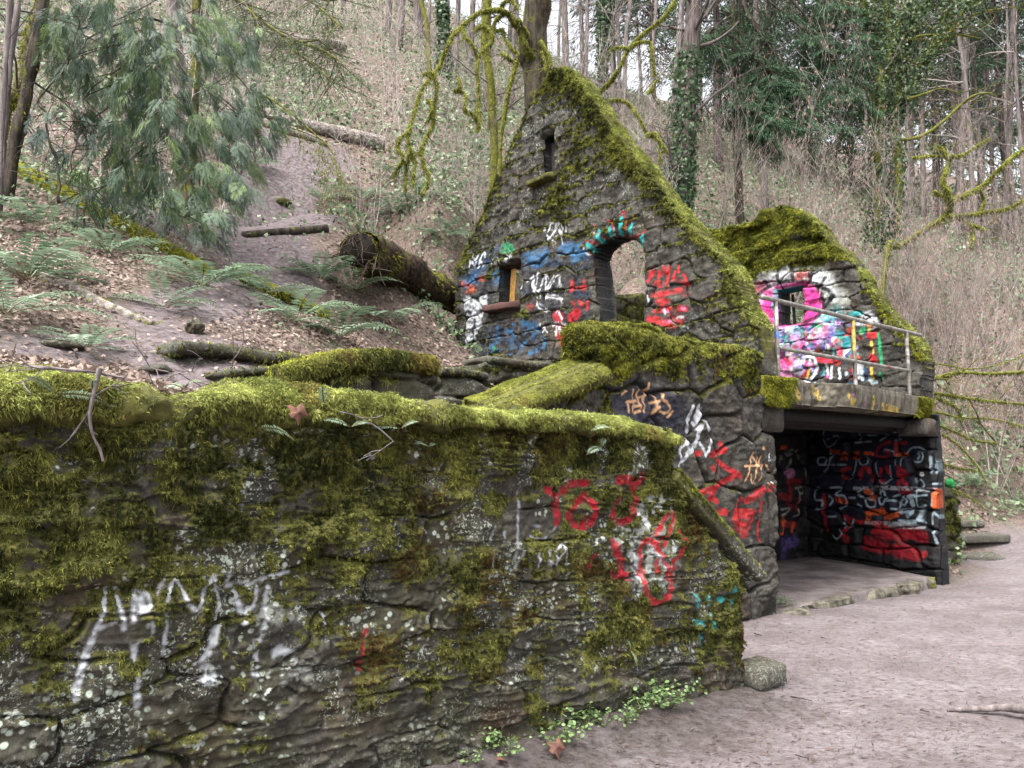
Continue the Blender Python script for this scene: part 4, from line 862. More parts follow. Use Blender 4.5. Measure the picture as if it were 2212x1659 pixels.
LOWER = [_pw(-40, .2), _pw(-.05, .2), tuple(ab(-2.86, .1)), tuple(ab(-.4, .1)), tuple(ab(-.4, 5.2)), tuple(pC+ad*.1+bd*.6), tuple(pC+ad*.15), tuple(pB+ad*.2), (7.0, 12.2), (8.2, 14.2), (12, 16.5), (20, 18), (60, 20), (60, -60), (-60, -60), (-60, -30)]
def ground_z(x, y):
    x = np.asarray(x, float); y = np.asarray(y, float)
    ins = inpoly(x, y, LOWER); zl = lower_z(x, y); zu = upper_z(x, y)
    d = pdist(x, y, LOWER, True)
    wr = sst(0, 1.4, d)*(x > 6.9)+(x <= 6.9)
    return np.where(ins, zl*wr+(zl*.5+zu*.5)*(1-wr), zu*wr+(zl*.5+zu*.5)*(1-wr))
def gz(x, y): return float(ground_z(np.array([x]), np.array([y]))[0])
def hit(X, Y, y0=2.0, y1=90.0, k=1024/2212):          # where a sight line meets the ground
    d = ray(X, Y, k); ys = np.geomspace(y0, y1, 900); x = d[0]/d[1]*ys; z = EYE+d[2]/d[1]*ys
    g = ground_z(x, ys); i = np.where(z < g)[0]
    i = i[0] if len(i) else len(ys)-1
    return np.array([x[i], ys[i], g[i]])
nx, ny = 620, 640
u = np.linspace(-1, 1, nx); gx = np.sinh(u*3.4)/np.sinh(3.4)*90; gx = gx+1.0
v = np.linspace(0, 1, ny); gy = -8+3.5*0+(np.sinh(v*3.6)/np.sinh(3.6))*0
gy = np.concatenate([np.linspace(-8, 2, 30), 2+np.cumsum(0.045+0.0000035*np.arange(ny-30)**2.05)]); ny = len(gy)
XX, YY = np.meshgrid(gx, gy, indexing='ij'); gxv, gyv = XX.ravel(), YY.ravel(); gzv = ground_z(gxv, gyv)
# trails: the worn tracks over the slope, traced where they run
TR = [[hit(x, y)[:2] for x, y in p] for p in ([(430, 770), (330, 690), (420, 640), (600, 600), (640, 520), (640, 420), (600, 350), (560, 290)], [(560, 560), (540, 500), (600, 440), (690, 330)], [(230, 420), (330, 480), (520, 560)], [(0, 770), (200, 740), (420, 800)])]
trail = np.zeros(len(gxv))
for p, w_ in zip(TR, (.45, .75, .35, .3)): trail = np.maximum(trail, sst(w_*1.6, w_*.5, pdist(gxv, gyv, smooth_path(p, 4).tolist())+fbm(np.stack([gxv*1.4, gyv*1.4, gxv*0], 1), 3, 8)*.5))
court = sst(-.15, .5, np.where(inpoly(gxv, gyv, LOWER), 1, -1)*pdist(gxv, gyv, LOWER, True)+.35*fbm(np.stack([gxv*1.2, gyv*1.2, gxv*0], 1), 3, 7))
t = NT("forest_floor")
n1 = t.noise(1.3, 6, .65); n2_ = t.noise(14, 6, .7); n3 = t.noise(55, 5, .75)
mpd = t.n("ShaderNodeMapping"); mpd.inputs["Scale"].default_value = (9, 26, 9); mpd.inputs["Rotation"].default_value = (0, 0, .35); t.l(t.pos(), mpd.inputs["Vector"]); fib = t.noise(1.5, 6, .75, mpd.outputs[0], .6)
dirt = t.mix(t.mr(n1, .3, .72), (.145, .122, .122), (.272, .240, .248)); dirt = t.mix(t.mr(n2_, .3, .7, .7, 0), dirt, (.10, .08, .08)); dirt = t.mix(t.mr(fib, .50, .62, 0, .8), dirt, (.10, .075, .072)); dirt = t.mix(t.mr(n3, .6, .72, 0, .6), dirt, (.46, .42, .44))
lit = t.mix(t.mr(t.noise(18, 5, .7), .35, .65), (.045, .032, .025), (.19, .14, .115)); lit = t.mix(t.mr(n3, .52, .64, 0, .7), lit, (.27, .21, .18)); lit = t.mix(t.mr(t.noise(3, 5, .7), .5, .68, 0, .8), lit, (.06, .075, .035))
tr_ = t.mix(t.mr(n2_, .3, .7), (.06, .046, .046), (.20, .165, .172))
c = t.mix(t.attr("trail", "Fac"), lit, tr_); c = t.mix(t.attr("court", "Fac"), c, dirt)
edge = t.attr("damp_contact", "Fac"); c = t.mix(t.math('MULTIPLY', edge, t.mr(n2_, .25, .6, 1.0, .55)), c, (.045, .036, .03))
h = t.math('ADD', n2_, t.math('MULTIPLY', n3, .7)); h = t.math('ADD', h, t.math('MULTIPLY', fib, .6))
M['ground'] = t.done(c, .85, t.bump(h, .03, .8), .25)
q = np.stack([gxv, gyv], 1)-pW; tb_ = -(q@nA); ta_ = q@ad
damp_contact = sst(-.85, -.25, tb_+.12*fbm(np.stack([gxv*3, gyv*3, gxv*0], 1), 3, 5))*(tb_ < .2)*sst(.25, -.1, ta_)  # damp dark soil at the wall foot, widened as painted contact shade
idx = np.arange(nx*ny).reshape(nx, ny); qd = np.stack([idx[:-1, :-1], idx[1:, :-1], idx[1:, 1:], idx[:-1, 1:]], -1).reshape(-1, 4)
mb = MB(); mb.add(np.stack([gxv, gyv, gzv], 1), qd)
kind(mb.obj("ground", M['ground'], None, True, dict(trail=trail, court=court, damp_contact=damp_contact)), "structure")
# ------------------------------------------------------------------ leaf litter, ivy and fine debris (nobody could count these)
def scatter(n, rng, az=(-.72, .72), d=(3.2, 55.0), p=1.0):
    a = rng.uniform(*az, n); r_ = np.exp(rng.uniform(math.log(d[0]), math.log(d[1]), n))
    y = r_; x = np.tan(a)*y
    return x, y
def slope_n(x, y, e=.15):
    z = ground_z(x, y); n = np.stack([-(ground_z(x+e, y)-z)/e, -(ground_z(x, y+e)-z)/e, np.ones_like(x)], 1); return z, nrm(n)
def trail_at(x, y):
    r_ = np.zeros(len(x))
    for p, w_ in zip(TR, (.45, .75, .35, .3)): r_ = np.maximum(r_, sst(w_*1.5, w_*.5, pdist(x, y, smooth_path(p, 4).tolist())))
    return r_
r = rs(201)
x, y = scatter(220000, r, (-.72, .72), (3.4, 80))
up_ = ~inpoly(x, y, LOWER); tr = trail_at(x, y); keep = up_ & (r.random(len(x)) > tr*.88)
q = np.stack([x, y], 1)-pA; keep &= ~((q@ad > -.6) & (q@ad < 4.8) & (q@bd > -.3) & (q@bd < 5.5))
x, y = x[keep], y[keep]; z, nn = slope_n(x, y)
d_ = np.hypot(x, y)
iv = fbm(np.stack([x*.22, y*.22, x*0], 1), 4, 55)+.30*sst(10, 22, d_)+.16*r.normal(size=len(x))-.55*sst(14, 9, d_) > -.08
def scat_leaves(name, k, c1, c2, L, Wr, lift, mat, tilt, rng):
    n = k.sum(); b = np.stack([x[k], y[k], z[k]+lift*rng.random(n)*np.sqrt(d_[k]/8)], 1)
    nv = nrm(nn[k]+rng.normal(size=(n, 3))*tilt); dr = nrm(np.cross(nv, rng.normal(size=(n, 3))))
    s_ = np.clip(d_[k]/9, .75, 3.0)**.8
    c = lerpc(c1, c2, np.clip(rng.beta(1.6, 1.8, n), 0, 1))
    m_ = MB(); leafquads(m_, b, dr, nv, L*s_*rng.uniform(.6, 1.3, n), Wr*s_*rng.uniform(.7, 1.2, n), c); return kind(m_.obj(name, mat), "stuff")
scat_leaves("leaf_litter", ~iv, (.08, .05, .036), (.36, .28, .235), .056, .036, .03, M['litter'], .45, r)
scat_leaves("ivy_ground_cover", iv, (.03, .065, .026), (.26, .34, .19), .062, .055, .25, M['leaf'], .8, r)
# twiggy debris on the court
x, y = scatter(16000, r, (-.1, .75), (3.6, 19)); k = inpoly(x, y, LOWER); q = np.stack([x, y], 1)-pA; k &= ~((q@bd > -.15) & (q@ad < 4.6)); q = np.stack([x, y], 1)-pW; k &= ~((q@nA < .15) & (q@ad < .1))
x, y = x[k], y[k]; n = len(x); z = ground_z(x, y)+.006; a = .35+r.normal(size=n)*.7
dr = nrm(np.stack([np.cos(a), np.sin(a), r.normal(size=n)*.1], 1)); mb = MB()
ln = r.uniform(.015, .07, n); wd_ = r.uniform(.003, .009, n); b = np.stack([x, y, z], 1); nv = np.tile([0, 0, 1.], (n, 1))+r.normal(size=(n, 3))*.2
leafquads(mb, b, dr, nrm(nv), ln, wd_, lerpc((.03, .022, .018), (.16, .11, .085), r.random(n)))
kind(mb.obj("twig_debris", M['litter']), "stuff")
# ------------------------------------------------------------------ plants, trees, logs
M['bark'] = bark_mat("dark_bark", (.018, .015, .013), (.085, .07, .058), 16, .15, .75, mlo=.55)
M['barkmoss'] = bark_mat("mossy_bark", (.02, .017, .012), (.09, .075, .055), 14, .2, 1.0, False, ((.05, .055, .012), (.17, .17, .035)), .36)
M['barkgrey'] = bark_mat("grey_bark", (.07, .058, .056), (.23, .195, .19), 15, .15, .5, mlo=.65)
M['barkfir'] = bark_mat("furrowed_bark", (.035, .028, .026), (.15, .12, .115), 13, .1, .4, mlo=.65)
M['wood'] = bark_mat("weathered_log", (.07, .06, .055), (.36, .31, .28), 16, 1.0, .8, True, mlo=.62)
M['rotten'] = bark_mat("rotten_log", (.010, .008, .006), (.075, .05, .036), 12, 1.0, 1.0, True, ((.05, .055, .01), (.17, .17, .03)), .42)
def pxpath(c, pts, dep, rng=None, n=6, wob=0.0):
    """a limb traced as crop pixels, each at its own distance from the viewer"""
    if np.isscalar(dep): dep = [dep]*len(pts)
    q = cr(c, pts) if c else pts
    P = smooth_path([atd(x, y, d) for (x, y), d in zip(q, dep)], n)
    if wob and rng is not None: P = P+fbm(P*3, 3, int(rng.integers(1e6)))[:, None]*np.array([wob, wob*2, wob])
    return P
def pxw(w, dep, c=None): return w/(CROPS[c][2] if c else 1/.8640625*1.0)*(K25 if c else 1024/2212*.8640625)/FPX*dep
def limb_moss(mb, P, R, n, rng, L=.05, W_=.012, lo=(.10, .11, .012), hi=(.40, .40, .05), hang=.6):
    i = rng.integers(0, len(P), n); a = rng.random(n)*2*np.pi; T = nrm(np.gradient(P, axis=0))[i]
    u_ = nrm(np.cross(T, np.array([.3, .5, .81]))); v_ = np.cross(T, u_); nn = u_*np.cos(a)[:, None]+v_*np.sin(a)[:, None]
    R = np.broadcast_to(R, (len(P),))[i]; b = P[i]+T*rng.normal(size=(n, 1))*.03+nn*R[:, None]*.9
    d = nrm(nn+np.array([0, 0, -hang])+rng.normal(size=(n, 3))*.5); t = np.clip(.5+nn[:, 2]*.45+rng.normal(size=n)*.2, 0, 1)
    blades(mb, b, d, L*rng.uniform(.5, 1.5, n), W_*rng.uniform(.7, 1.3, n), lerpc(lo, hi, t), rng, .4)
def bumpy(n, r0, r1, rng, amp=.35): 
    k = np.linspace(0, 1, n); return (r0*(1-k)+r1*k)*(1+amp*np.interp(k, np.linspace(0, 1, max(4, n//3)), rng.uniform(-1, 1, max(4, n//3))))
def branches(mb, p, d, L, R, rng, lev, sides=4, col=(.1, .08, .07), kids=(3, 5), spread=.7, up=.25, curl=.25, tips=None, minr=.0025):
    n = 7 if lev > 1 else 5; P = [p]; dd = d/np.linalg.norm(d)
    for _ in range(n-1):
        dd = dd+rng.normal(size=3)*curl*.5+np.array([0, 0, up*.12]); dd /= np.linalg.norm(dd); P.append(P[-1]+dd*L/(n-1))
    P = np.array(P); rr = np.linspace(R, max(R*.35, minr), n)
    ringtube(mb, P, rr, sides if lev > 1 else 3, col, None, 2, False)
    if tips is not None and lev <= 1: tips.append(P[1:])
    if lev > 0:
        for _ in range(rng.integers(*kids)):
            k = rng.integers(1 if lev < 3 else 2, n); t = P[min(k, n-1)]-P[k-1]; t = t/np.linalg.norm(t)
            nd = t+rng.normal(size=3)*spread; nd /= np.linalg.norm(nd)
            branches(mb, P[k], nd, L*rng.uniform(.4, .68), max(rr[k]*.62, minr), rng, lev-1, sides, col, kids, spread, up, curl, tips, minr)
def place(src, name, loc, rz, sc_, label, cat, group):
    o = src.copy(); COL.objects.link(o); o.name = name; o.location = loc; o.rotation_euler = (0, 0, rz); o.scale = (sc_,)*3 if np.isscalar(sc_) else sc_
    for k in ("label", "category", "group"):
        if k in o: del o[k]
    for ch in src.children:
        c = ch.copy(); COL.objects.link(c); c.parent = o
    return tag(o, label, cat, group)
def ivy_on(mb, P, R, n, rng, size=.09, off=.08, c1=(.018, .045, .018), c2=(.09, .15, .065)):
    i = rng.integers(0, len(P), n); a = rng.random(n)*2*np.pi; nn = np.stack([np.cos(a), np.sin(a), rng.normal(size=n)*.3], 1)
    R = np.broadcast_to(R, (len(P),))[i]; b = P[i]+nn*(R+off*rng.random(n)**2*2)[:, None]+np.array([0, 0, 1])*rng.normal(size=(n, 1))*.15
    b += nrm(nn)*np.clip(fbm(b*1.6, 3, 4), 0, 1)[:, None]*off*4
    nv = nrm(nn+rng.normal(size=(n, 3))*.5); dr = nrm(np.cross(nv, rng.normal(size=(n, 3)))+np.array([0, 0, -.5]))
    leafquads(mb, b, dr, nv, size*rng.uniform(.6, 1.3, n), size*.8*rng.uniform(.7, 1.2, n), lerpc(c1, c2, rng.random(n)))
# ---- sword ferns
def fern_mesh(seed, nf, L, tint=0.0, dead=3):
    r = rs(seed); mb = MB()
    for f in range(nf):
        az = f/nf*2*np.pi+r.normal()*.25; l = L*r.uniform(.65, 1.1); el = r.uniform(.35, 1.0); droop = r.uniform(.6, 1.25)
        n = 22; t = np.linspace(0, 1, n); ang = el-(el+droop*.6)*t**1.2; ds = l/(n-1)
        h = np.cumsum(np.cos(ang))*ds; zz_ = np.cumsum(np.sin(ang))*ds+.03; side = r.normal()*.12*t**2*l
        rd = np.array([math.cos(az), math.sin(az), 0]); sd_ = np.array([-math.sin(az), math.cos(az), 0])
        P = rd*h[:, None]+sd_*side[:, None]+np.array([0, 0, 1])*zz_[:, None]; T = nrm(np.gradient(P, axis=0)); Nn = nrm(np.cross(sd_[None], T)); Nn *= np.sign(Nn[:, 2:3]+1e-6)
        ringtube(mb, P, np.linspace(.004, .0015, n), 3, (.12, .11, .035), None, 2, False)
        wp = np.sin(np.clip(t*1.02+.06, 0, 1)*np.pi)**.7*l*.19; base = lerpc((.07, .125, .065), (.27, .36, .25), np.full(n, np.clip(r.random()*.8+tint, 0, 1)))
        for sg in (-1, 1):
            k = slice(2, n); dr = nrm(sd_[None]*sg+T[k]*.35+np.array([0, 0, -.12])+r.normal(size=(n-2, 3))*.06)
            leafquads(mb, P[k], dr, Nn[k], wp[k], np.maximum(wp[k]*.24, .012*L), base[k]*r.uniform(.8, 1.2, (n-2, 1)))
    # dead brown fronds under the living ones
    for f in range(dead):
        az = r.random()*6.28; l = L*.6; t = np.linspace(0, 1, 12); rd = np.array([math.cos(az), math.sin(az), 0]); sd_ = np.array([-math.sin(az), math.cos(az), 0])
        P = rd*(t*l)[:, None]+np.array([0, 0, 1])*(.06*np.sin(t*2.5)+.01)[:, None]
        for sg in (-1, 1): leafquads(mb, P, nrm(sd_*sg+rd*.4+r.normal(size=(12, 3))*.2), np.tile([0, 0, 1.], (12, 1)), np.full(12, l*.1), np.full(12, .012), (.14, .07, .035))
    return mb
FERNS = [(435, 628, .95, "sword fern with wide arching fronds on the leafy slope above the dark ledge"), (352, 668, .6, "small pale sword fern left of the wide arching fern"), (690, 612, .9, "big drooping sword fern below the hollow rotten log"), (765, 640, .8, "sword fern between the drooping fern and the gable corner"), (640, 700, .85, "sword fern at the foot of the slope behind the mossy pier"), (850, 705, .95, "dark green fern with long fronds just left of the gable"), (735, 735, .75, "low sword fern behind the mossy pier, right of its left end"),
         (232, 552, .75, "single arching fern under the mossy log on the slope"), (60, 612, 1.0, "large pale fern spreading along the slope at the left edge"), (10, 690, .8, "half visible fern at the left edge above the coping"), (190, 760, .5, "little fern in the leaf litter above the coping"), (548, 362, .9, "dark shaggy fern beside the worn upper trail"), (780, 440, .9, "fern on top of the bank behind the hollow rotten log"),
         (850, 470, .9, "fern on the bank right of the hollow rotten log"), (905, 440, .8, "fern under the hanging mossy branches"), (960, 520, .8, "fern against the left slope of the gable"), (570, 640, .8, "fern with feathery fronds beside the low mossy log"), (90, 500, .9, "fern at the foot of the leaning dark trunk"),
 (2085, 1062, .9, "fern with hanging fronds on the bank behind the right corner"), (700, 440, .8, "fern above the smooth dark log"), (1020, 330, .9, "fern on the hillside right of the hanging mossy branches"), (860, 390, .9, "pale fern higher up the hillside under the grey fallen log")]
FM = [fern_mesh(300+i, nf, 1.0, t_).obj("sword_fern", M['leaf'], None, False) for i, (nf, t_) in enumerate([(13, .1), (10, .35), (15, 0.0), (9, .5)])]
rf = rs(77)
for i, (x, y, sz, lab) in enumerate(FERNS):
    p = hit(x, y, 3.0)
    if i < 4: o = FM[i]; o.location = p; o.scale = (sz*.95,)*3; o.rotation_euler = (0, 0, rf.random()*6); tag(o, lab, "fern", "sword ferns on the slope")
    else: place(FM[rf.integers(4)], "sword_fern", p, rf.random()*6.28, sz*.95, lab, "fern", "sword ferns on the slope")
# ---- fallen logs
def log(name, label, pts, rpx, mat, mossn=0, colv=.5, rough=.25, dy=0.0, lift=.5, seed=1, hollow=False, ends=None, sides=20, hi=(.34, .35, .05)):
    P = np.array([hit(*q, 3.0) if len(q) == 2 else atd(*q) for q in pts]); rr = np.array([rpx[min(i, len(rpx)-1)]*1024/2212/FPX*P[i, 1] for i in range(len(P))])
    P[:, 2] += rr*lift; Ps = smooth_path(P, 10); R = np.interp(np.linspace(0, 1, len(Ps)), np.linspace(0, 1, len(rr)), rr); r = rs(seed)
    R = R*(1+.12*fbm(Ps*2.2, 3, seed)); mb = MB()
    ringtube(mb, Ps, R, sides, (colv,)*3, None, 2.2, not hollow, rr.mean()*rough, 2.5/rr.mean()*.35, seed)
    if hollow:
        d0 = Ps[0]-Ps[3]; d0 = d0/np.linalg.norm(d0); k = 8
        inner = np.array([Ps[0]+d0*.0-d0*t*.5 for t in np.linspace(0, 1, k)])
    o = mb.obj(name, mat); tag(o, label, "fallen log")
    if hollow:
        mr_ = MB()
        for _ in range(26): a_ = r.random()*6.28; q_ = Ps[1]+(np.array([0, 0, 1.])*math.sin(a_)+nrm(np.cross(d0, [0, 0, 1.]))*math.cos(a_))*R[0]*.95; branches(mr_, q_, d0*1.2+np.array([r.normal()*.5, r.normal()*.5, -.5]), r.uniform(.2, .7), .014, r, 1, 4, (.05, .035, .025), (1, 4), .7, -.5, .4)
        reparent(mr_.obj("roots", M['twig']), o)
        mh = MB(); ringtube(mh, inner, np.linspace(R[0]*.97, R[0]*.4, k), sides, (.012, .009, .007), None, 2, True, .03, 4, seed); reparent(mh.obj("hollow_end", M['twig']), o)
    if mossn:
        m2_ = MB(); limb_moss(m2_, Ps, R, mossn, r, .06, .014, (.09, .10, .012), hi, .5); reparent(m2_.obj("moss", M['moss']), o)
    return o
log("fallen_log", "bright mossy log slanting down the slope under the cedar", [(40, 372), (110, 412), (190, 455), (300, 512), (400, 565), (445, 590)], [16, 15, 15, 14, 12, 9], M['rotten'], 16000, .9, seed=401, hi=(.42, .43, .05))
log("fallen_log", "big hollow rotten log with a dark open end above the ferns", [(776, 540, 10.4), (830, 566, 11.3), (900, 602, 12.4), (990, 645, 13.9)], [43, 39, 36, 31], M['rotten'], 3200, -.05, rough=.45, seed=402, hollow=True, hi=(.22,.22,.03), lift=0)
log("fallen_log", "smooth dark barkless log lying across the worn trail", [(524, 512), (610, 507), (705, 500)], [8, 9, 10], M['bark'], 0, 0, rough=.06, seed=403)
log("fallen_log", "grey weathered log on the hillside left of the mossy branches", [(555, 250), (650, 280), (740, 305), (830, 328)], [11, 14, 17, 18], M['wood'], 400, .0, rough=.2, seed=404, lift=.9)
log("fallen_log", "shorter broken log lying under the grey weathered one", [(570, 272), (640, 296), (705, 318)], [9, 10, 8], M['wood'], 500, .2, rough=.3, seed=405, lift=.8)
log("fallen_log", "pale splintered log high on the hillside at the top", [(470, 98), (560, 104), (640, 108), (740, 112)], [14, 16, 16, 12], M['wood'], 0, 0, rough=.45, seed=406, lift=1.)
log("fallen_log", "long grey log high behind the cedar foliage", [(0, 75), (120, 85), (260, 100), (380, 98)], [10, 11, 12, 11], M['wood'], 0, 0, rough=.3, seed=407)
log("fallen_log", "low dark log with moss and a raw reddish break beside the ferns", [(500, 596), (570, 630), (640, 662), (705, 692)], [15, 15, 15, 12], M['rotten'], 5000, .5, seed=408)
log("fallen_log", "half buried bare root running down the slope at the left", [(70, 596), (150, 622), (230, 665), (330, 702)], [12, 14, 13, 8], M['wood'], 300, .1, rough=.3, seed=409, lift=.1)
log("fallen_log", "short mossy branch under the cedar's lowest foliage", [(230, 418), (300, 424), (370, 428)], [8, 9, 6], M['rotten'], 1500, .6, seed=410)
# splinters of the log at the top
# ---- the mossy maple behind the gable
r = rs(501)
mp_ = atd(1160, 400, 15.5); mp_[2] = gz(mp_[0], mp_[1])-.3
maple = empty("mossy_maple", mp_); tag(maple, "thick mossy maple rising behind the gable's peak with arching mossy limbs", "tree")
mb, mm_ = MB(), MB()
trunk_top = [atd(1163, 210, 15.5), atd(1152, 110, 15.5), atd(1165, 0, 15.3), atd(1185, -160, 15.0), atd(1190, -400, 14.8)]
P = smooth_path([mp_]+trunk_top, 8); R = bumpy(len(P), .30, .25, r, .10)
ringtube(mb, P, R, 20, (-.3,)*3, None, 2, True, .06, 3, 5); limb_moss(mm_, P, R, 3500, r, .05, .016, (.04, .045, .01), (.18, .18, .045))
reparent(mb.obj("trunk", M['barkmoss']), maple)
mb = MB()
LIMBS = [([(1215, 380), (1180, 250), (1130, 170), (1080, 90), (1040, 65), (960, 65), (880, 90), (800, 150), (740, 210), (690, 290), (650, 400), (600, 470), (520, 600), (480, 730), (440, 850)], 15.3, 13.2, 24, 12),
         ([(440, 850), (450, 960), (480, 1050), (470, 1180)], 13.2, 13.0, 12, 9), ([(440, 850), (380, 890), (372, 960), (400, 1000), (350, 1120)], 13.2, 13.0, 11, 8), ([(450, 960), (420, 1100), (425, 1220)], 13.1, 13.0, 8, 6),
         ([(1060, 80), (1000, 130), (980, 200), (1040, 190), (1060, 240), (1100, 310), (1130, 330)], 14.9, 14.8, 22, 8), ([(1050, 340), (1080, 370), (1110, 390)], 14.6, 14.6, 14, 10),
         ([(870, 190), (920, 165), (970, 210), (975, 270), (900, 340), (880, 430), (890, 560), (890, 700), (900, 790), (880, 830)], 14.2, 13.6, 20, 9),
         ([(785, 180), (800, 230), (850, 280), (875, 350)], 14, 13.8, 16, 7), ([(600, 470), (620, 580), (600, 690), (600, 800), (560, 880), (520, 970), (540, 1060), (572, 1130), (530, 1240)], 13.5, 13.0, 13, 7),
         ([(520, 970), (440, 1030), (400, 1045)], 13.1, 13.0, 8, 5), ([(600, 470), (570, 465), (540, 475)], 13.4, 13.3, 12, 8), ([(760, 500), (770, 560), (740, 580), (800, 600), (800, 680), (815, 720)], 14, 13.8, 13, 5),
         ([(1040, 55), (1050, 20), (1100, 0), (1150, 60)], 14.8, 14.6, 20, 8), ([(1100, 100), (1160, 200), (1195, 290), (1245, 370)], 15.0, 15.2, 22, 20), ([(1150, 120), (1170, 160), (1215, 240)], 15.0, 15.2, 16, 14),
         ([(1290, 270), (1335, 340), (1352, 410)], 15.2, 15.0, 17, 10), ([(1300, 330), (1320, 400), (1315, 440)], 15.2, 15, 12, 9), ([(880, 780), (860, 740), (840, 720)], 13.6, 13.5, 9, 5), ([(560, 640), (590, 700), (570, 770)], 13.3, 13.2, 14, 5),
         ([(1240, 760), (1400, 700), (1600, 610), (1700, 560), (1790, 450), (1860, 310), (1960, 210), (2080, 110), (2160, -10), (2230, -200)], 15.5, 14.6, 20, 13), ([(1860, 310), (1800, 300), (1750, 310)], 14.8, 14.6, 13, 8), ([(1870, 300), (1930, 270), (1990, 270), (2005, 330), (2010, 400), (2025, 480)], 14.8, 14.6, 13, 8),
         ([(1740, 640), (1800, 640), (1870, 680), (1900, 720), (1935, 780), (1980, 860), (2050, 900), (2100, 970)], 14.6, 14.2, 10, 5), ([(2010, 570), (1980, 590), (2040, 510)], 14.6, 14.6, 8, 5), ([(1980, 860), (2040, 870), (2060, 1040)], 14.4, 14.2, 8, 4)]
for pts, d0, d1, w0, w1 in LIMBS:
    dep = np.linspace(d0, d1, len(pts))+r.normal(size=len(pts))*.06; P = pxpath('g', pts, dep, r, 7, .03)
    R = bumpy(len(P), pxw(w0, d0, 'g')*.6, pxw(w1, d1, 'g')*.6, r, .3); ringtube(mb, P, R, 9, (.75,)*3, None, 2, True, .012, 9, 7)
    L_ = np.linalg.norm(np.diff(P, axis=0), axis=1).sum(); limb_moss(mm_, P, R*1.05, int(L_*900), r, .05, .014, (.07, .078, .016), (.31, .32, .075), .9)
    k = r.integers(3, 7)
    for _ in range(k):
        i = r.integers(1, len(P)); branches(mb, P[i], np.array([r.normal()*.6, r.normal()*.6, -r.random()*.6-.1]), r.uniform(.25, .7), .010, r, 1, 4, (.6,)*3, (1, 3), .6, -.3, .4)
reparent(mb.obj("limbs", M['barkmoss']), maple); reparent(mm_.obj("moss", M['moss']), maple)
# ---- single trunks, each traced and standing on the ground
def tree_trunk(name, label, pts, w, dep, mat, colv=.3, c='f0', group=None, moss=0, ivy=None, twigs=0, rough=.03, sides=14, ext=True, cat="tree", twc=(.10, .085, .078), tl=1.6, minz=None):
    r = rs(abs(hash_(label)) % 99991); q = cr(c, pts) if c != 'f0' else pts
    base = atd(*q[0], dep); base[2] = gz(base[0], base[1])-.15
    P0 = [base]+[atd(x, y, dep) for x, y in q[(1 if ext else 0):]]
    P0 = [P0[0]]+[p for p in P0[1:] if p[2] > base[2]+.1]
    P = smooth_path(P0, 10); w0, w1 = (w if not np.isscalar(w) else (w, w*.8)); k_ = c if c != 'f0' else None
    R = bumpy(len(P), pxw(w0, dep, k_), pxw(w1, dep, k_), r, .06); R[:4] *= np.array([1.35, 1.2, 1.1, 1.04]); root = empty(name, base); tag(root, label, cat, group)
    mb = MB(); ringtube(mb, P, R, sides, (colv,)*3, None, 2, True, rough, 3, 3); reparent(mb.obj("trunk", mat), root)
    if moss: m_ = MB(); limb_moss(m_, P, R, moss, r, .05, .016, (.06, .07, .01), (.30, .30, .035)); reparent(m_.obj("moss", M['moss']), root)
    if ivy: m_ = MB(); k0, k1, n_ = ivy; s_ = slice(int(len(P)*k0), max(int(len(P)*k1), 2)); ivy_on(m_, P[s_], R[s_], n_, r, size=max(.09, dep*.0055)); reparent(m_.obj("ivy", M['leaf']), root)
    if twigs:
        m_ = MB()
        for _ in range(twigs):
            i = r.integers(len(P)//4, len(P)); a = r.random()*6.28; branches(m_, P[i], np.array([math.cos(a), math.sin(a), r.uniform(-.3, .7)]), tl*r.uniform(.5, 1.2), max(R[i]*.3, .008), r, 2, 4, twc, (2, 4), .6, .2, .25)
        reparent(m_.obj("branches", M['twig']), root)
    return root
def hash_(s):
    h = 7
    for c in s: h = (h*131+ord(c)) % 1000003
    return h
tree_trunk("leaning_tree", "dark trunk leaning right at the left edge", [(8, 400), (40, 280), (62, 180), (78, 90), (100, -20), (120, -200)], (19, 15), 9.3, M['bark'], 0, moss=150, twigs=6)
tree_trunk("leaning_tree", "paler mossy trunk leaning behind the dark one at the left edge", [(-6, 400), (10, 260), (40, 190), (62, 80), (95, -20), (130, -200)], (14, 12), 9.9, M['barkgrey'], .8, moss=2600, twigs=3)
tree_trunk("bare_sapling", "pinkish grey sapling at the far left edge", [(0, 420), (8, 200), (22, 0), (30, -120)], (7, 6), 8.6, M['barkgrey'], 0, twigs=4, tl=.8)
tree_trunk("bare_sapling", "second thin sapling just right of the far left edge", [(2, 420), (18, 190), (40, 0), (52, -120)], (6, 5), 8.8, M['barkgrey'], 0, twigs=4, tl=.8)
tree_trunk("mossy_tree", "slim mossy trunk standing left of the gable's peak", [(1000, 1200), (990, 930), (980, 760), (968, 520), (930, 280), (940, 100), (945, -100), (930, -400)], (29, 22), 17.0, M['barkmoss'], .55, 'g', moss=3500, twigs=6)
tree_trunk("mossy_tree", "thin leaning mossy stem between the slim trunk and the gable", [(1000, 1250), (1030, 1000), (1060, 720), (1090, 560), (1130, 420), (1150, 330), (1190, 100), (1230, -150)], (14, 10), 16.2, M['barkmoss'], .5, 'g', moss=1500, twigs=5)
tree_trunk("ivy_fir", "big dark fir trunk right of the gable with ivy on its lower half", [(1465, 520), (1470, 430), (1480, 300), (1492, 120), (1500, 0), (1508, -250)], (27, 22), 20, M['barkfir'], .15, ivy=(.0, .62, 4200), twigs=14, tl=2.0)
tree_trunk("grey_tree", "pale grey trunk just left of the dark ivy clad fir", [(1430, 520), (1438, 400), (1455, 230), (1470, 60), (1480, -120)], (11, 9), 24, M['barkgrey'], .1, ivy=(.2, .7, 500), twigs=6)
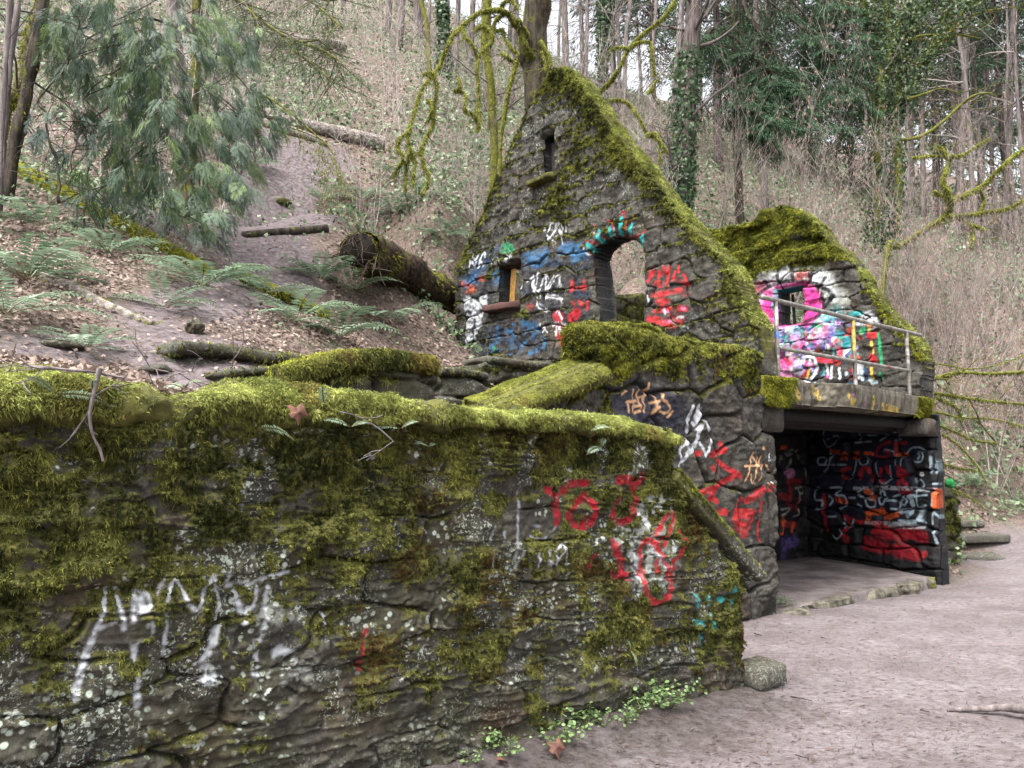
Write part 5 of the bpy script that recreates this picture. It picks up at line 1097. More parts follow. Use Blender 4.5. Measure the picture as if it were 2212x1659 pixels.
for lab, pts, w, d, m_, ivy, tw in [
    ("broad reddish trunk on the hilltop above the grey log", [(905, 70), (903, 0), (905, -120)], 15, 41, 'barkgrey', None, 3), ("slanting pink grey trunk right of the broad reddish one", [(1016, 75), (1022, 0), (1030, -150)], 9, 38, 'barkgrey', None, 3),
    ("mossy forked trunk on the hill behind the arching limbs", [(930, 160), (922, 60), (910, 0), (900, -120)], 8, 30, 'barkmoss', None, 6), ("trunk wrapped in a column of ivy at the hilltop", [(962, 95), (958, 40), (954, 0), (950, -150)], 9, 33, 'barkfir', (0, 1, 2600), 2),
    ("straight grey trunk between the ivy column and the maple", [(985, 95), (990, 0), (992, -150)], 8, 36, 'barkgrey', None, 3), ("thin grey trunk directly left of the maple", [(1105, 150), (1112, 0), (1118, -150)], 6, 30, 'barkgrey', None, 4),
    ("ivy draped trunk right of the maple's trunk", [(1290, 190), (1305, 60), (1312, 0), (1318, -150)], 12, 28, 'barkfir', (0, 1, 3400), 4), ("pale trunk with yellow moss right of the ivy draped one", [(1345, 250), (1352, 100), (1362, 0), (1370, -150)], 7, 27, 'barkgrey', None, 5),
    ("thin upright trunk behind the diagonal mossy limb", [(1400, 330), (1410, 120), (1418, 0), (1422, -120)], 6, 26, 'barkgrey', None, 5), ("slender grey trunk on the hill left of the diagonal limb", [(1262, 220), (1268, 60), (1270, -120)], 6, 34, 'barkgrey', None, 4),
    ("grey trunk half hidden by the hilltop twigs, far from the house", [(860, 40), (868, -120)], 8, 46, 'barkgrey', None, 3), ("far hilltop trunk above the trail", [(742, 20), (748, -150)], 7, 44, 'barkfir', None, 4),
    ("grey conifer trunk right of the ivy tree", [(2072, 640), (2078, 330), (2085, 100), (2088, -150)], 9, 33, 'barkgrey', None, 8), ("straight conifer trunk close to the right edge", [(2172, 640), (2178, 330), (2186, 60), (2190, -150)], 8.5, 36, 'barkgrey', None, 8),
    ("thin conifer trunk between the two grey conifer trunks", [(2122, 560), (2126, 250), (2130, 0), (2132, -100)], 6, 44, 'barkfir', None, 6), ("pinkish trunk below the ivy tree's limbs", [(1972, 600), (1970, 400), (1966, 200), (1964, -50)], 8, 38, 'barkgrey', None, 4),
    ("dim slim trunk between the fir and the ivy tree", [(1640, 470), (1648, 250), (1655, 0), (1660, -100)], 6, 42, 'barkfir', None, 6), ("dim ivy trunk left of the hazel thicket", [(1760, 500), (1768, 250), (1778, 0), (1780, -100)], 7, 40, 'barkfir', (0, .7, 1200), 5)]:
    tree_trunk("forest_tree", lab, pts, (w, w*.85), d, M[m_], .25, ivy=ivy, twigs=tw, tl=2.6, twc=(.15, .125, .115), group="trunks in the woods behind the ruin")
# the ivy grown maple at right
r = rs(520); b = atd(*cr('b', [(1, 1)])[0], 22); b = atd(1893, 560, 22); b[2] = gz(b[0], b[1])-.2
ivm = empty("ivy_tree", b); tag(ivm, "many stemmed bare tree overgrown with ivy right of the second gable", "tree"); CROPS['h'] = (1700, 0, 2.572)
mb, mi = MB(), MB()
for pts, w0, w1, iv_ in [([(1270, 1560), (1265, 1250), (1270, 1000), (1290, 600), (1250, 250), (1180, 50), (1150, -200)], 30, 14, 2600), ([(1400, 1500), (1400, 1050), (1370, 780), (1460, 640), (1560, 400), (1700, 250), (1870, 0), (1950, -150)], 26, 9, 2600), ([(1320, 390), (1480, 250), (1740, 220), (1940, 250)], 12, 5, 0), ([(1460, 640), (1580, 600), (1680, 570), (1800, 600)], 9, 4, 0), ([(1350, 350), (1400, 150), (1490, 0)], 12, 7, 300),
                         ([(1400, 900), (1540, 880), (1680, 790), (1800, 680), (1900, 610), (2000, 600)], 13, 7, 0), ([(1370, 780), (1420, 500), (1440, 300), (1520, 100), (1640, -100)], 18, 10, 2400), ([(1560, 400), (1700, 120), (1760, 0)], 9, 5, 300), ([(1640, 330), (1740, 200), (1900, 90), (2060, 60)], 8, 4, 0), ([(1280, 800), (1220, 580), (1170, 570)], 8, 4, 0), ([(1290, 600), (1350, 330), (1320, 60), (1340, -60)], 16, 10, 900)]:
    P = pxpath('h', pts, np.full(len(pts), 22)+r.normal(size=len(pts))*.2, r, 7, .03); R = bumpy(len(P), pxw(w0, 22, 'h'), pxw(w1, 22, 'h'), r, .1); ringtube(mb, P, R, 9, (.45,)*3, None, 2, True, .02, 4, 3)
    if iv_: ivy_on(mi, P, R, int(iv_*1.4), r, .105, .16, (.022, .05, .02), (.12, .17, .07))
    for _ in range(5):
        i = r.integers(2, len(P)); branches(mb, P[i], np.array([r.normal(), r.normal()*.5, r.uniform(-.1, .8)]), r.uniform(.8, 2.0), .018, r, 2, 3, (.3,)*3, (2, 4), .6, .2, .25)
reparent(mb.obj("limbs", M['barkmoss']), ivm); reparent(mi.obj("ivy", M['leaf']), ivm)
# bright mossy crooked sapling at the right
r = rs(530); b = atd(*cr('h', [(1400, 1600)])[0], 17); root = empty("crooked_tree", b); tag(root, "crooked small tree with bright yellow green moss near the right edge", "tree"); mb, mm_ = MB(), MB()
for pts, w0, w1 in [([(1330, 1640), (1440, 1560), (1640, 1430), (1720, 1360), (1730, 1260), (1690, 1180), (1715, 1080), (1725, 1000), (1650, 930)], 24, 10), ([(1740, 1290), (1860, 1240), (1960, 1180), (2080, 1060), (2212, 950), (2300, 860)], 20, 9), ([(1740, 1390), (1840, 1380), (1930, 1370), (2100, 1340), (2200, 1290)], 17, 7), ([(1760, 1390), (1860, 1440), (1950, 1470)], 15, 8), ([(1725, 1000), (1820, 990), (1980, 890)], 8, 4), ([(1725, 1010), (1600, 1000), (1500, 1010)], 7, 3), ([(1870, 1440), (1880, 1560), (1860, 1600)], 9, 4), ([(1720, 1260), (1660, 1250), (1640, 1230)], 12, 7), ([(1930, 1370), (1950, 1290), (1930, 1220)], 8, 4)]:
    P = pxpath('h', pts, np.full(len(pts), 17.)+r.normal(size=len(pts))*.1, r, 7, .03)
    if pts[0] == (1330, 1640): P = smooth_path(np.concatenate([[[P[0][0]-.5, 17.0, gz(P[0][0]-.5, 17.0)-.1]], P[::6]]), 6)
    R = bumpy(len(P), pxw(w0, 17, 'h')*.8, pxw(w1, 17, 'h')*.8, r, .2); ringtube(mb, P, R, 8, (.7,)*3); limb_moss(mm_, P, R, int(500*np.linalg.norm(np.diff(P, axis=0), axis=1).sum()), r, .06, .018, (.08, .085, .018), (.31, .32, .075))
    for _ in range(4):
        i = r.integers(2, len(P)); branches(mb, P[i], np.array([r.normal(), r.normal()*.5, r.uniform(-.3, .6)]), r.uniform(.5, 1.2), .01, r, 1, 3, (.5,)*3, (2, 4), .6, 0, .3)
reparent(mb.obj("limbs", M['barkmoss']), root); reparent(mm_.obj("moss", M['moss']), root)
r = rs(535)
def pole_proto(seed, H, w):
    r = rs(seed); t = np.linspace(0, 1, 14); P = np.stack([fbm(np.stack([t*2, t*0+seed, t*0], 1), 2, 3)*.5, fbm(np.stack([t*2, t*0+seed, t*0], 1), 2, 9)*.3, t*H], 1); mt, mbr = MB(), MB()
    ringtube(mt, P, np.linspace(w, w*.4, 14), 8, (.25,)*3, None, 2, True, .015, 3, 3)
    for _ in range(16):
        i = r.integers(4, 14); a = r.random()*6.28; branches(mbr, P[i], np.array([math.cos(a), math.sin(a), r.uniform(.1, .9)]), r.uniform(1.2, 3.0), w*.28, r, 2, 3, lerpc((.13, .11, .10), (.27, .235, .22), [r.random()])[0], (2, 5), .6, .3, .22, None, .006)
    root = empty("slim_tree"); a = mt.obj("trunk", M['barkgrey']); a.parent = root; a = mbr.obj("branches", M['twig']); a.parent = root; return root
PP = [pole_proto(900+i, h, w) for i, (h, w) in enumerate([(17, .13), (14, .10), (20, .17), (12, .085)])]
STL = "slim bare grey tree among many on the wooded hillside behind the ruin"; n = 0
for X, d in [(x_, d_) for x_, d_ in zip(r.uniform(820, 2230, 52), r.uniform(27, 62, 52))]:
    p = atd(X, 400, d); p[2] = gz(p[0], p[1])-.2; s_ = r.uniform(.75, 1.25)
    if n < 4: o = PP[n]; o.location = p; o.rotation_euler = (r.normal()*.03, r.normal()*.03, r.random()*6); o.scale = (s_,)*3; tag(o, STL, "tree", "slim trees on the hillside")
    else: place(PP[r.integers(4)], "slim_tree", p, r.random()*6, s_, STL, "tree", "slim trees on the hillside")
    n += 1
# ---- western red cedar at the upper left: drooping flat sprays
def spray(mb, p, d, L, rng, c1, c2, dense=1.0, wl=.0085):
    """a flat drooping spray: a stem, side shoots, scale-leaf strips"""
    n = 6; P = [p]; dd = d/np.linalg.norm(d)
    for _ in range(n-1): dd = dd+np.array([0, 0, -.20])+rng.normal(size=3)*.08; dd /= np.linalg.norm(dd); P.append(P[-1]+dd*L/(n-1))
    P = np.array(P); T = nrm(np.gradient(P, axis=0)); up_ = np.array([0, 0, 1.])+rng.normal(size=3)*.4; S = nrm(np.cross(T, up_)); N_ = nrm(np.cross(S, T))
    k = int(14*dense); ti = np.linspace(.08, .97, k); B = np.stack([np.interp(ti*(n-1), np.arange(n), P[:, j]) for j in range(3)], 1); Ti = np.stack([np.interp(ti*(n-1), np.arange(n), T[:, j]) for j in range(3)], 1); Si = np.stack([np.interp(ti*(n-1), np.arange(n), S[:, j]) for j in range(3)], 1); Ni = np.stack([np.interp(ti*(n-1), np.arange(n), N_[:, j]) for j in range(3)], 1)
    c = lerpc(c1, c2, np.full(k, rng.random()))
    for sg in (-1, 1):
        l = L*(.42*(1-ti)+.12)*rng.uniform(.7, 1.2, k); d1 = nrm(Ti*.9+Si*sg*.8+np.array([0, 0, -.25])+rng.normal(size=(k, 3))*.12)
        leafquads(mb, B, d1, Ni, l, l*.03+wl*.6, c*rng.uniform(.75, 1.25, (k, 1)))
        for f in (.3, .62): 
            b2 = B+d1*(l*f)[:, None]; d2 = nrm(d1*.6+Ti*.8+np.array([0, 0, -.3])+rng.normal(size=(k, 3))*.15); leafquads(mb, b2, d2, Ni, l*(.55-.3*f), l*.02+wl*.6, c*rng.uniform(.75, 1.25, (k, 1)))
r = rs(540); b = hit(402, 345, 5); b[2] -= .2; yc = b[1]; root = empty("cedar_tree", b); tag(root, "red cedar with drooping blue green foliage over the upper left slope", "tree")
mb = MB(); P = smooth_path([b, atd(398, 300, yc), atd(385, 150, yc), atd(375, 0, yc), atd(370, -400, yc)], 10); R = np.linspace(pxw(23, yc), pxw(17, yc), len(P)); R[:3] *= 1.25; ringtube(mb, P, R, 16, (.2,)*3, None, 2, True, .03, 4, 4); reparent(mb.obj("trunk", M['barkgrey']), root)
mb, mf = MB(), MB()
def inside_mass(n, rng, blobs):
    w = np.array([q[4] for q in blobs]); k = rng.choice(len(blobs), n, p=w/w.sum()); B_ = np.array([q[:6] for q in blobs])[k]
    a = rng.random(n)*6.28; rr = np.sqrt(rng.random(n)); return np.stack([B_[:, 0]+B_[:, 2]*1.22*rr*np.cos(a), B_[:, 1]+B_[:, 3]*1.15*rr*np.sin(a)], 1), B_[:, 5]
BL = [(300, 90, 170, 110, 5, 9.6), (420, 150, 120, 120, 5, 9.4), (220, 120, 110, 140, 3, 9.0), (380, 330, 110, 100, 4, 9.2), (420, 420, 90, 80, 3, 8.9), (300, 260, 90, 110, 2.4, 8.9), (520, 270, 70, 40, 1.4, 9.3), (480, 60, 70, 80, 2.5, 10), (560, 240, 60, 40, .9, 9.4), (150, 60, 60, 80, 1.4, 8.8), (240, 380, 70, 70, .8, 8.8), (500, 370, 60, 50, 1.0, 9.0)]
pts, dd_ = inside_mass(1250, r, BL)
cl_ = pts[:150]
for (x, y), d0 in zip(pts, dd_):
    j = np.argmin((cl_[:, 0]-x)**2+(cl_[:, 1]-y)**2); x, y = x*.45+cl_[j, 0]*.55, y*.6+cl_[j, 1]*.4
    d0 = d0+(j % 7-3)*.22+r.normal()*.15; p = atd(x, y, d0); az = r.normal()*.9+(0 if x > 350 else math.pi)*.7
    dv = np.array([math.cos(az)*.7+.15, math.sin(az)*.5-.25, -.35-r.random()*.5]); g = r.random()
    spray(mf, p, dv, r.uniform(.18, .42), r, (.026, .050, .032) if g < .65 else (.04, .075, .026), (.12, .17, .12) if g < .65 else (.17, .235, .09))
for q, d0, d1, w0 in [([(134, 437), (124, 353), (101, 296), (111, 249), (84, 222), (100, 190), (144, 151)], 8.6, 8.8, 6), ([(185, 524), (184, 403), (191, 322), (198, 285), (185, 215), (235, 161)], 8.5, 9.2, 5), ([(380, 120), (330, 150), (280, 200), (200, 260), (150, 330)], 11, 9.0, 6), ([(380, 60), (320, 40), (230, 60), (160, 120)], 11, 9, 6), ([(385, 160), (430, 180), (500, 230), (560, 290)], 11, 9.3, 6), ([(385, 200), (360, 280), (300, 330), (240, 400)], 11, 9, 5), ([(380, 90), (450, 100), (520, 170), (580, 250), (690, 300)], 11, 9.5, 5), ([(134, 437), (170, 420), (230, 400)], 8.6, 8.7, 4), ([(111, 249), (140, 262), (190, 265), (250, 310)], 8.7, 8.8, 3), ([(384, 240), (420, 330), (430, 430), (400, 470)], 11, 9, 5), ([(235, 161), (290, 120), (330, 60)], 9.2, 9.8, 4), ([(144, 151), (160, 90), (200, 20)], 8.8, 9, 4)]:
    P = pxpath(None, q, np.linspace(d0, d1, len(q)), r, 7, .04); R = bumpy(len(P), pxw(w0, d0)*.7, pxw(w0*.5, d1)*.7, r, .2); ringtube(mb, P, R, 6, (.05,)*3)
    for _ in range(9):
        i = r.integers(2, len(P)); branches(mb, P[i], np.array([r.normal(), r.normal()*.5-.2, -.4+r.normal()*.5]), r.uniform(.3, .9), .008, r, 1, 3, (.05,)*3, (2, 4), .7, -.2, .3)
        spray(mf, P[i]+r.normal(size=3)*.1, np.array([r.normal()*.6, r.normal()*.4-.2, -.5]), r.uniform(.18, .4), r, (.035, .065, .05), (.12, .17, .14))
reparent(mb.obj("branches", M['bark']), root); reparent(mf.obj("foliage", M['needle']), root)
# ---- needle trees
def needle_branch(mb, P, rng, c1, c2, nl=40, L=.14, W_=.03, droop=.3, width=.35):
    n = len(P); ti = rng.random(nl)**.8*(n-1.01); i = ti.astype(int); f = (ti-i)[:, None]; b = P[i]*(1-f)+P[i+1]*f; T = nrm(P[i+1]-P[i])
    S = nrm(np.cross(T, np.array([0, 0, 1.]))); w = width*(1-.6*ti/(n-1))*rng.uniform(-1, 1, nl); b = b+S*w[:, None]+T*np.abs(w)[:, None]*.4+np.array([0, 0, -1])*(np.abs(w)*droop+rng.random(nl)*.06)[:, None]
    d = nrm(T*.8+S*np.sign(w)[:, None]*.6+np.array([0, 0, -droop])+rng.normal(size=(nl, 3))*.3)
    leafquads(mb, b, d, nrm(np.array([0, 0, 1.])+rng.normal(size=(nl, 3))*.5), L*rng.uniform(.6, 1.4, nl), W_*rng.uniform(.7, 1.3, nl), lerpc(c1, c2, np.clip(rng.random(nl)*.7+.3*rng.random(), 0, 1)))
def conifer(name, label, X, dep, H, crown0, Rb, seed, group, nb=110, c1=(.012, .032, .018), c2=(.055, .10, .05), tr=.2, sparse=1.0, lean=0.0):
    r = rs(seed); b = atd(X, 600, dep); b[2] = gz(b[0], b[1])-.2; root = empty(name, b); tag(root, label, "tree", group)
    t = np.linspace(0, 1, 24); P = b+np.array([lean*H, 0, 0])*t[:, None]+np.array([0, 0, H])*t[:, None]+np.stack([fbm(np.stack([t*3, t*0+seed, t*0], 1), 2, 3)*.15, t*0, t*0], 1)
    R = tr*(1-t*.9); mt = MB(); ringtube(mt, P, R, 10, (.1,)*3, None, 2, True, .03, 2, 3); mf = MB()
    for k in range(nb):
        h = crown0+(1-crown0)*r.random()**.9; i = min(int(h*23), 22); p = P[i]*(1-(h*23-i))+P[i+1]*(h*23-i); a = r.random()*6.28; L_ = Rb*(1-h)**.6*r.uniform(.5, 1.15)+.4
        m_ = 7; s = np.linspace(0, 1, m_); dr = np.array([math.cos(a), math.sin(a), 0]); sag = r.uniform(.15, .5)
        Q = p+dr*(s*L_)[:, None]+np.array([0, 0, 1])*((.12*s-sag*s**2)*L_)[:, None]
        ringtube(mt, Q, np.linspace(.03, .008, m_)*max(1, dep/30), 3, (.05,)*3, None, 2, False)
        needle_branch(mf, Q, r, c1, c2, int(120*sparse), .20*max(1, dep/24), .036*max(1, dep/24), .35, L_*.30)
    reparent(mt.obj("trunk", M['barkfir']), root); reparent(mf.obj("crown", M['needle']), root); return root
for k, (X, dep, H, c0, Rb, lab, nb) in enumerate([(1565, 33, 24, .25, 3.8, "dark conifer directly right of the ivy clad fir trunk", 130), (1680, 40, 28, .30, 4.2, "hazy conifer behind the gap between the two gables", 120), (1760, 48, 30, .2, 4.4, "distant conifer above the second gable's peak", 120), (1850, 44, 27, .25, 4.0, "conifer left of the ivy grown bare tree", 120), (1960, 50, 32, .22, 4.8, "conifer behind the ivy grown bare tree's crown", 130), (2040, 42, 26, .35, 3.6, "conifer left of the grey conifer trunk", 110),
                                              (2085, 34, 24, .40, 3.2, "conifer whose grey trunk shows below its branches", 90), (2186, 37, 24, .45, 3.2, "thin crowned conifer at the right edge", 80), (2230, 48, 28, .2, 4.6, "conifer cut off by the right edge", 110), (1420, 46, 26, .3, 4.0, "conifer behind the diagonal mossy limb", 90), (1330, 50, 26, .35, 4.0, "conifer on the hill right of the maple", 90), (2130, 70, 32, .1, 6, "farthest conifer seen through the gap near the right edge", 120), (1900, 75, 34, .1, 6.5, "farthest conifer left of the ivy grown tree", 120), (1620, 70, 32, .1, 6.5, "farthest conifer on the hilltop behind the fir", 120)]):
    conifer("conifer", lab, X, dep, H, c0*(.35 if dep > 39 else .7), Rb, 600+k, "conifers in the woods behind the ruin", int(nb*1.25), (.028, .055, .034), (.10, .155, .09))
# long drooping fir boughs over the second gable (they hang from a fir whose trunk is the ivy clad one's neighbour)
r = rs(560); b = atd(1600, 500, 22.5); b[2] = gz(b[0], b[1])-.2; root = empty("drooping_fir", b); tag(root, "fir with long dark drooping boughs hanging above the second gable", "tree"); mt, mf = MB(), MB()
P = smooth_path([b, atd(1592, 300, 22.6), atd(1586, 0, 22.8), atd(1580, -500, 23)], 8); ringtube(mt, P, np.linspace(.13, .10, len(P)), 10, (.1,)*3, None, 2, True, .02, 3, 3)
for q, w0 in [([(1586, -120), (1600, 0), (1660, 90), (1710, 180), (1730, 250)], 7), ([(1586, -60), (1620, 40), (1690, 140), (1740, 220), (1800, 270)], 6), ([(1586, -200), (1680, -40), (1760, 60), (1810, 170), (1850, 260)], 6), ([(1586, -250), (1700, -100), (1820, 20), (1880, 130)], 6), ([(1540, 60), (1600, 90), (1650, 150), (1680, 230)], 5), ([(1545, 150), (1580, 170), (1620, 220)], 4), ([(1586, -120), (1640, -20), (1720, 50), (1790, 110), (1840, 190)], 5), ([(1588, 200), (1620, 230), (1650, 260)], 4), ([(1586, 100), (1640, 130), (1690, 180)], 4), ([(1586, 30), (1540, 60), (1520, 90)], 4)]:
    P = pxpath(None, q, np.linspace(22.5, 20.8, len(q))+r.normal()*.4, r, 6, .05); ringtube(mt, P, np.linspace(pxw(w0, 22), .012, len(P)), 6, (.05,)*3)
    for _ in range(46):
        i = r.integers(3, len(P)-1); L_ = r.uniform(.5, 1.5); a = np.array([r.normal()*.7, r.normal()*.6, -.7-r.random()*.4]); a /= np.linalg.norm(a); s = np.linspace(0, 1, 5)[:, None]; Q = P[i]+a*s*L_+np.array([.15, 0, .1])*s**2*L_
        ringtube(mt, Q, np.linspace(.012, .005, 5), 3, (.05,)*3, None, 2, False)
        dead = (i/len(P)+r.normal()*.2) < .45
        if not dead: needle_branch(mf, Q, r, (.02, .05, .025), (.07, .14, .065), 130, .17, .02, .4, .36)
        else:
            for _k in range(3): branches(mt, Q[r.integers(1, 5)], np.array([r.normal(), r.normal(), -.5]), .5, .006, r, 1, 3, (.03,)*3, (3, 6), .6, -.2, .3)
            needle_branch(mf, Q, r, (.012, .028, .016), (.045, .085, .04), 12, .13, .03, .4, .26)
reparent(mt.obj("branches", M['bark']), root); reparent(mf.obj("foliage", M['needle']), root)
# yew-like bough hanging in from the top between cedar and maple
r = rs(565); b = hit(640, 200, 8); b = np.array([atd(425, 0, 13.5)[0], 13.5, 0]); b[2] = gz(b[0], b[1])-.2; root = empty("hemlock_tree", b); tag(root, "hemlock with yellow green foliage on a long bough at the top left of centre", "tree"); mt, mf = MB(), MB()
P = smooth_path([b, atd(424, 100, 13.5), atd(423, -100, 13.5), atd(422, -450, 13.5)], 8); ringtube(mt, P, np.linspace(.10, .08, len(P)), 10, (.3,)*3, None, 2, True, .02, 3, 3)
for q in [[(424, -90), (480, -40), (530, 10), (560, 40), (610, 75), (650, 90), (690, 85)], [(424, -120), (500, -80), (600, -30), (680, 10), (740, 60)], [(424, -120), (500, -90), (620, -40), (700, 0), (760, -10)], [(610, 75), (640, 110), (690, 150), (720, 180)], [(424, -60), (500, -10), (540, 20), (560, 60)], [(650, 90), (700, 110), (740, 140)]]:
    P = pxpath(None, q, np.linspace(13.2, 11.4, len(q)), r, 6, .04); ringtube(mt, P, np.linspace(.035, .01, len(P)), 6, (.4,)*3)
    for _ in range(26):
        i = r.integers(2, len(P)-1); a = np.array([r.normal()*.9, r.normal()*.5, -.45+r.normal()*.3]); a /= np.linalg.norm(a); s = np.linspace(0, 1, 5)[:, None]; Q = P[i]+a*s*r.uniform(.3, .8)
        ringtube(mt, Q, np.linspace(.008, .003, 5), 3, (.2,)*3, None, 2, False); needle_branch(mf, Q, r, (.045, .07, .03), (.15, .19, .09), 60, .06, .011, .3, .2)
P = pxpath(None, [(560, 200), (620, 240), (680, 290), (720, 330), (735, 400)], np.linspace(12.5, 11.2, 5), r, 6, .04); ringtube(mt, P, np.linspace(.02, .008, len(P)), 5, (.6,)*3)
for _ in range(60):
    i = r.integers(8, len(P)-1); a = np.array([r.normal()*.5, r.normal()*.4, -1.0]); a /= np.linalg.norm(a); s = np.linspace(0, 1, 5)[:, None]; Q = P[i]+a*s*r.uniform(.3, .7); needle_branch(mf, Q, r, (.09, .10, .03), (.20, .20, .06), 30, .05, .012, .5, .12)
reparent(mt.obj("branches", M['bark']), root); reparent(mf.obj("foliage", M['needle']), root)
# ---- hazel thicket with catkins
def hazel_proto(seed, ns=15, H=5.0):
    r = rs(seed); root = empty("hazel_shrub"); mt, mc = MB(), MB(); tips = []
    for k in range(ns):
        a = r.random()*6.28; branches(mt, np.array([math.cos(a)*.2, math.sin(a)*.2, -.1]), np.array([math.cos(a)*.45, math.sin(a)*.45, 1.0]), H*r.uniform(.7, 1.1), .017, r, 3, 4, lerpc((.17, .145, .13), (.33, .285, .26), [r.random()])[0], (3, 5), .38, .5, .12, tips, .004)
    T = np.concatenate(tips); n = 520; b = T[r.integers(0, len(T), n)]; b = b[b[:, 2] > .8]; n = len(b)
    for j in range(2):
        bb = b+r.normal(size=(n, 3))*.03; d = nrm(np.array([0, 0, -1.])+r.normal(size=(n, 3))*.12); leafquads(mc, bb, d, nrm(r.normal(size=(n, 3))*np.array([1, 1, .1])), r.uniform(.06, .13, n), np.full(n, .018), lerpc((.27, .16, .13), (.46, .31, .25), r.random(n)))
    o = mt.obj("stems", M['twig']); o.parent = root; o = mc.obj("catkins", M['litter']); o.parent = root; return root
HZ = [hazel_proto(700, 10), hazel_proto(701, 8, 4.4), hazel_proto(702, 12, 5.4)]
hz = [(1700, 690, 20, 1.0, "hazel clump showing between the two gables"), (1880, 700, 17, .95, "hazel clump directly right of the second gable's slope"), (1960, 760, 16.5, .9, "hazel clump behind the handrail's right end"), (2050, 800, 17, 1.0, "hazel clump with dense pink catkins right of the house"), (2130, 820, 16, .9, "hazel clump between the house and the right edge"), (2200, 850, 16.5, 1.0, "hazel clump at the right edge of the thicket"),
      (1950, 620, 22, 1.05, "hazel clump under the ivy grown tree"), (2040, 640, 23, 1.1, "hazel clump in front of the grey conifer trunk"), (2130, 650, 22, 1.1, "hazel clump under the crooked mossy tree"), (2210, 660, 24, 1.1, "hazel clump below the conifer at the right edge"), (1800, 600, 25, 1.1, "hazel clump behind the second gable's peak"), (1700, 560, 27, 1.2, "tall hazel clump with reddish catkins above the gap between the gables"), (1370, 640, 16.5, .7, "tangle of hazel stems framed by the arch"), (2290, 760, 18, 1.0, "hazel clump cut off by the right edge"), (1530, 600, 21, .9, "hazel clump right of the first gable's lower slope")]
for i, (X, Y, d, s_, lab) in enumerate(hz):
    s_ = s_*(.74 if X > 1750 else .8)
    p = atd(X, Y, d); p[2] = gz(p[0], p[1]); rr = rf.random()*6.28
    if i < 3: o = HZ[i]; o.location = p; o.rotation_euler = (0, 0, rr); o.scale = (s_,)*3; tag(o, lab, "shrub", "hazel shrubs in the thicket")
    else: place(HZ[i % 3], "hazel_shrub", p, rr, s_, lab, "shrub", "hazel shrubs in the thicket")
# ---- thin bare saplings all over the hillside
def sap_proto(seed, H):
    r = rs(seed); mt = MB()
    for k in range(r.integers(2, 5)): branches(mt, np.array([r.normal()*.1, r.normal()*.1, -.1]), np.array([r.normal()*.18, r.normal()*.18, 1.]), H*r.uniform(.6, 1.1), .014, r, 3, 4, lerpc((.16, .13, .12), (.42, .37, .34), [r.random()])[0], (3, 5), .45, .5, .14, None, .0035)
    return mt.obj("bare_sapling", M['twig'])
SP = [sap_proto(720+i, h) for i, h in enumerate((3.0, 2.2, 4.0, 1.6))]
r = rs(730); n = 0
sx = np.concatenate([r.uniform(420, 1500, 80), r.uniform(0, 420, 14), r.uniform(1500, 2212, 10)]); sdp = np.concatenate([np.exp(r.uniform(math.log(12.5), math.log(42), 80)), r.uniform(9, 22, 14), r.uniform(24, 45, 10)])
SLAB = "bare leafless sapling of thin grey stems on the wooded hillside"
for X, d in zip(sx, sdp):
    p = atd(X, 400, d); p[2] = gz(p[0], p[1])
    q = p[:2]-pA
    if (-.8 < q@ad < 5.2 and -1 < q@bd < 8): continue
    if trail_at(p[:1], p[1:2])[0] > .3: continue
    s_ = r.uniform(.6, 1.3); rz = r.random()*6.28
    if n < 4: o = SP[n]; o.location = p; o.rotation_euler = (0, 0, rz); o.scale = (s_,)*3; tag(o, SLAB, "sapling", "bare saplings on the hillside")
    else: place(SP[r.integers(4)], "bare_sapling", p, rz, s_, SLAB, "sapling", "bare saplings on the hillside")
    n += 1
# ------------------------------------------------------------------ fallen branches, rocks, weeds and small things
r = rs(801)
def branch_thing(name, label, c, pts, dep, w0, w1, mat, colv=.5, moss=0, twigs=4, cat="branch", group=None, tw=.008, rough=.004, lo=(.05, .056, .014), hi=(.24, .25, .07), ground=False, off=None, rk=.4):
    mb = MB()
    if ground: P = smooth_path([hit(*q, 3.0)+np.array([0, 0, .02]) for q in cr(c, pts)], 6)
    elif off is not None:
        Q = pW+nA*off; sz = [online(*q, Q, ad)[:2] for q in cr(c, pts)]; P = smooth_path([(*(Q+ad*a_), b_) for a_, b_ in sz], 7)
    else: P = pxpath(c, pts, dep, r, 7, .01)
    d_ = P[:, 1].mean(); R = bumpy(len(P), pxw(w0, d_, c)*rk, pxw(w1, d_, c)*rk, r, .15); ringtube(mb, P, R, 8, (colv,)*3, None, 2, True, rough, 8, 3)
    for _ in range(twigs): i = r.integers(2, len(P)); branches(mb, P[i], np.array([r.normal(), r.normal()*.6, r.normal()*.5]), r.uniform(.2, .6)*min(1, d_/9), max(R[i]*.35, .003), r, 1, 3, (colv,)*3, (1, 4), .6, 0, .3)
    o = mb.obj(name, mat); tag(o, label, cat, group)
    if moss: m_ = MB(); limb_moss(m_, P, R, int(moss*.6), r, .04, .012, lo, hi, .8); reparent(m_.obj("moss", M['moss']), o)
    return o
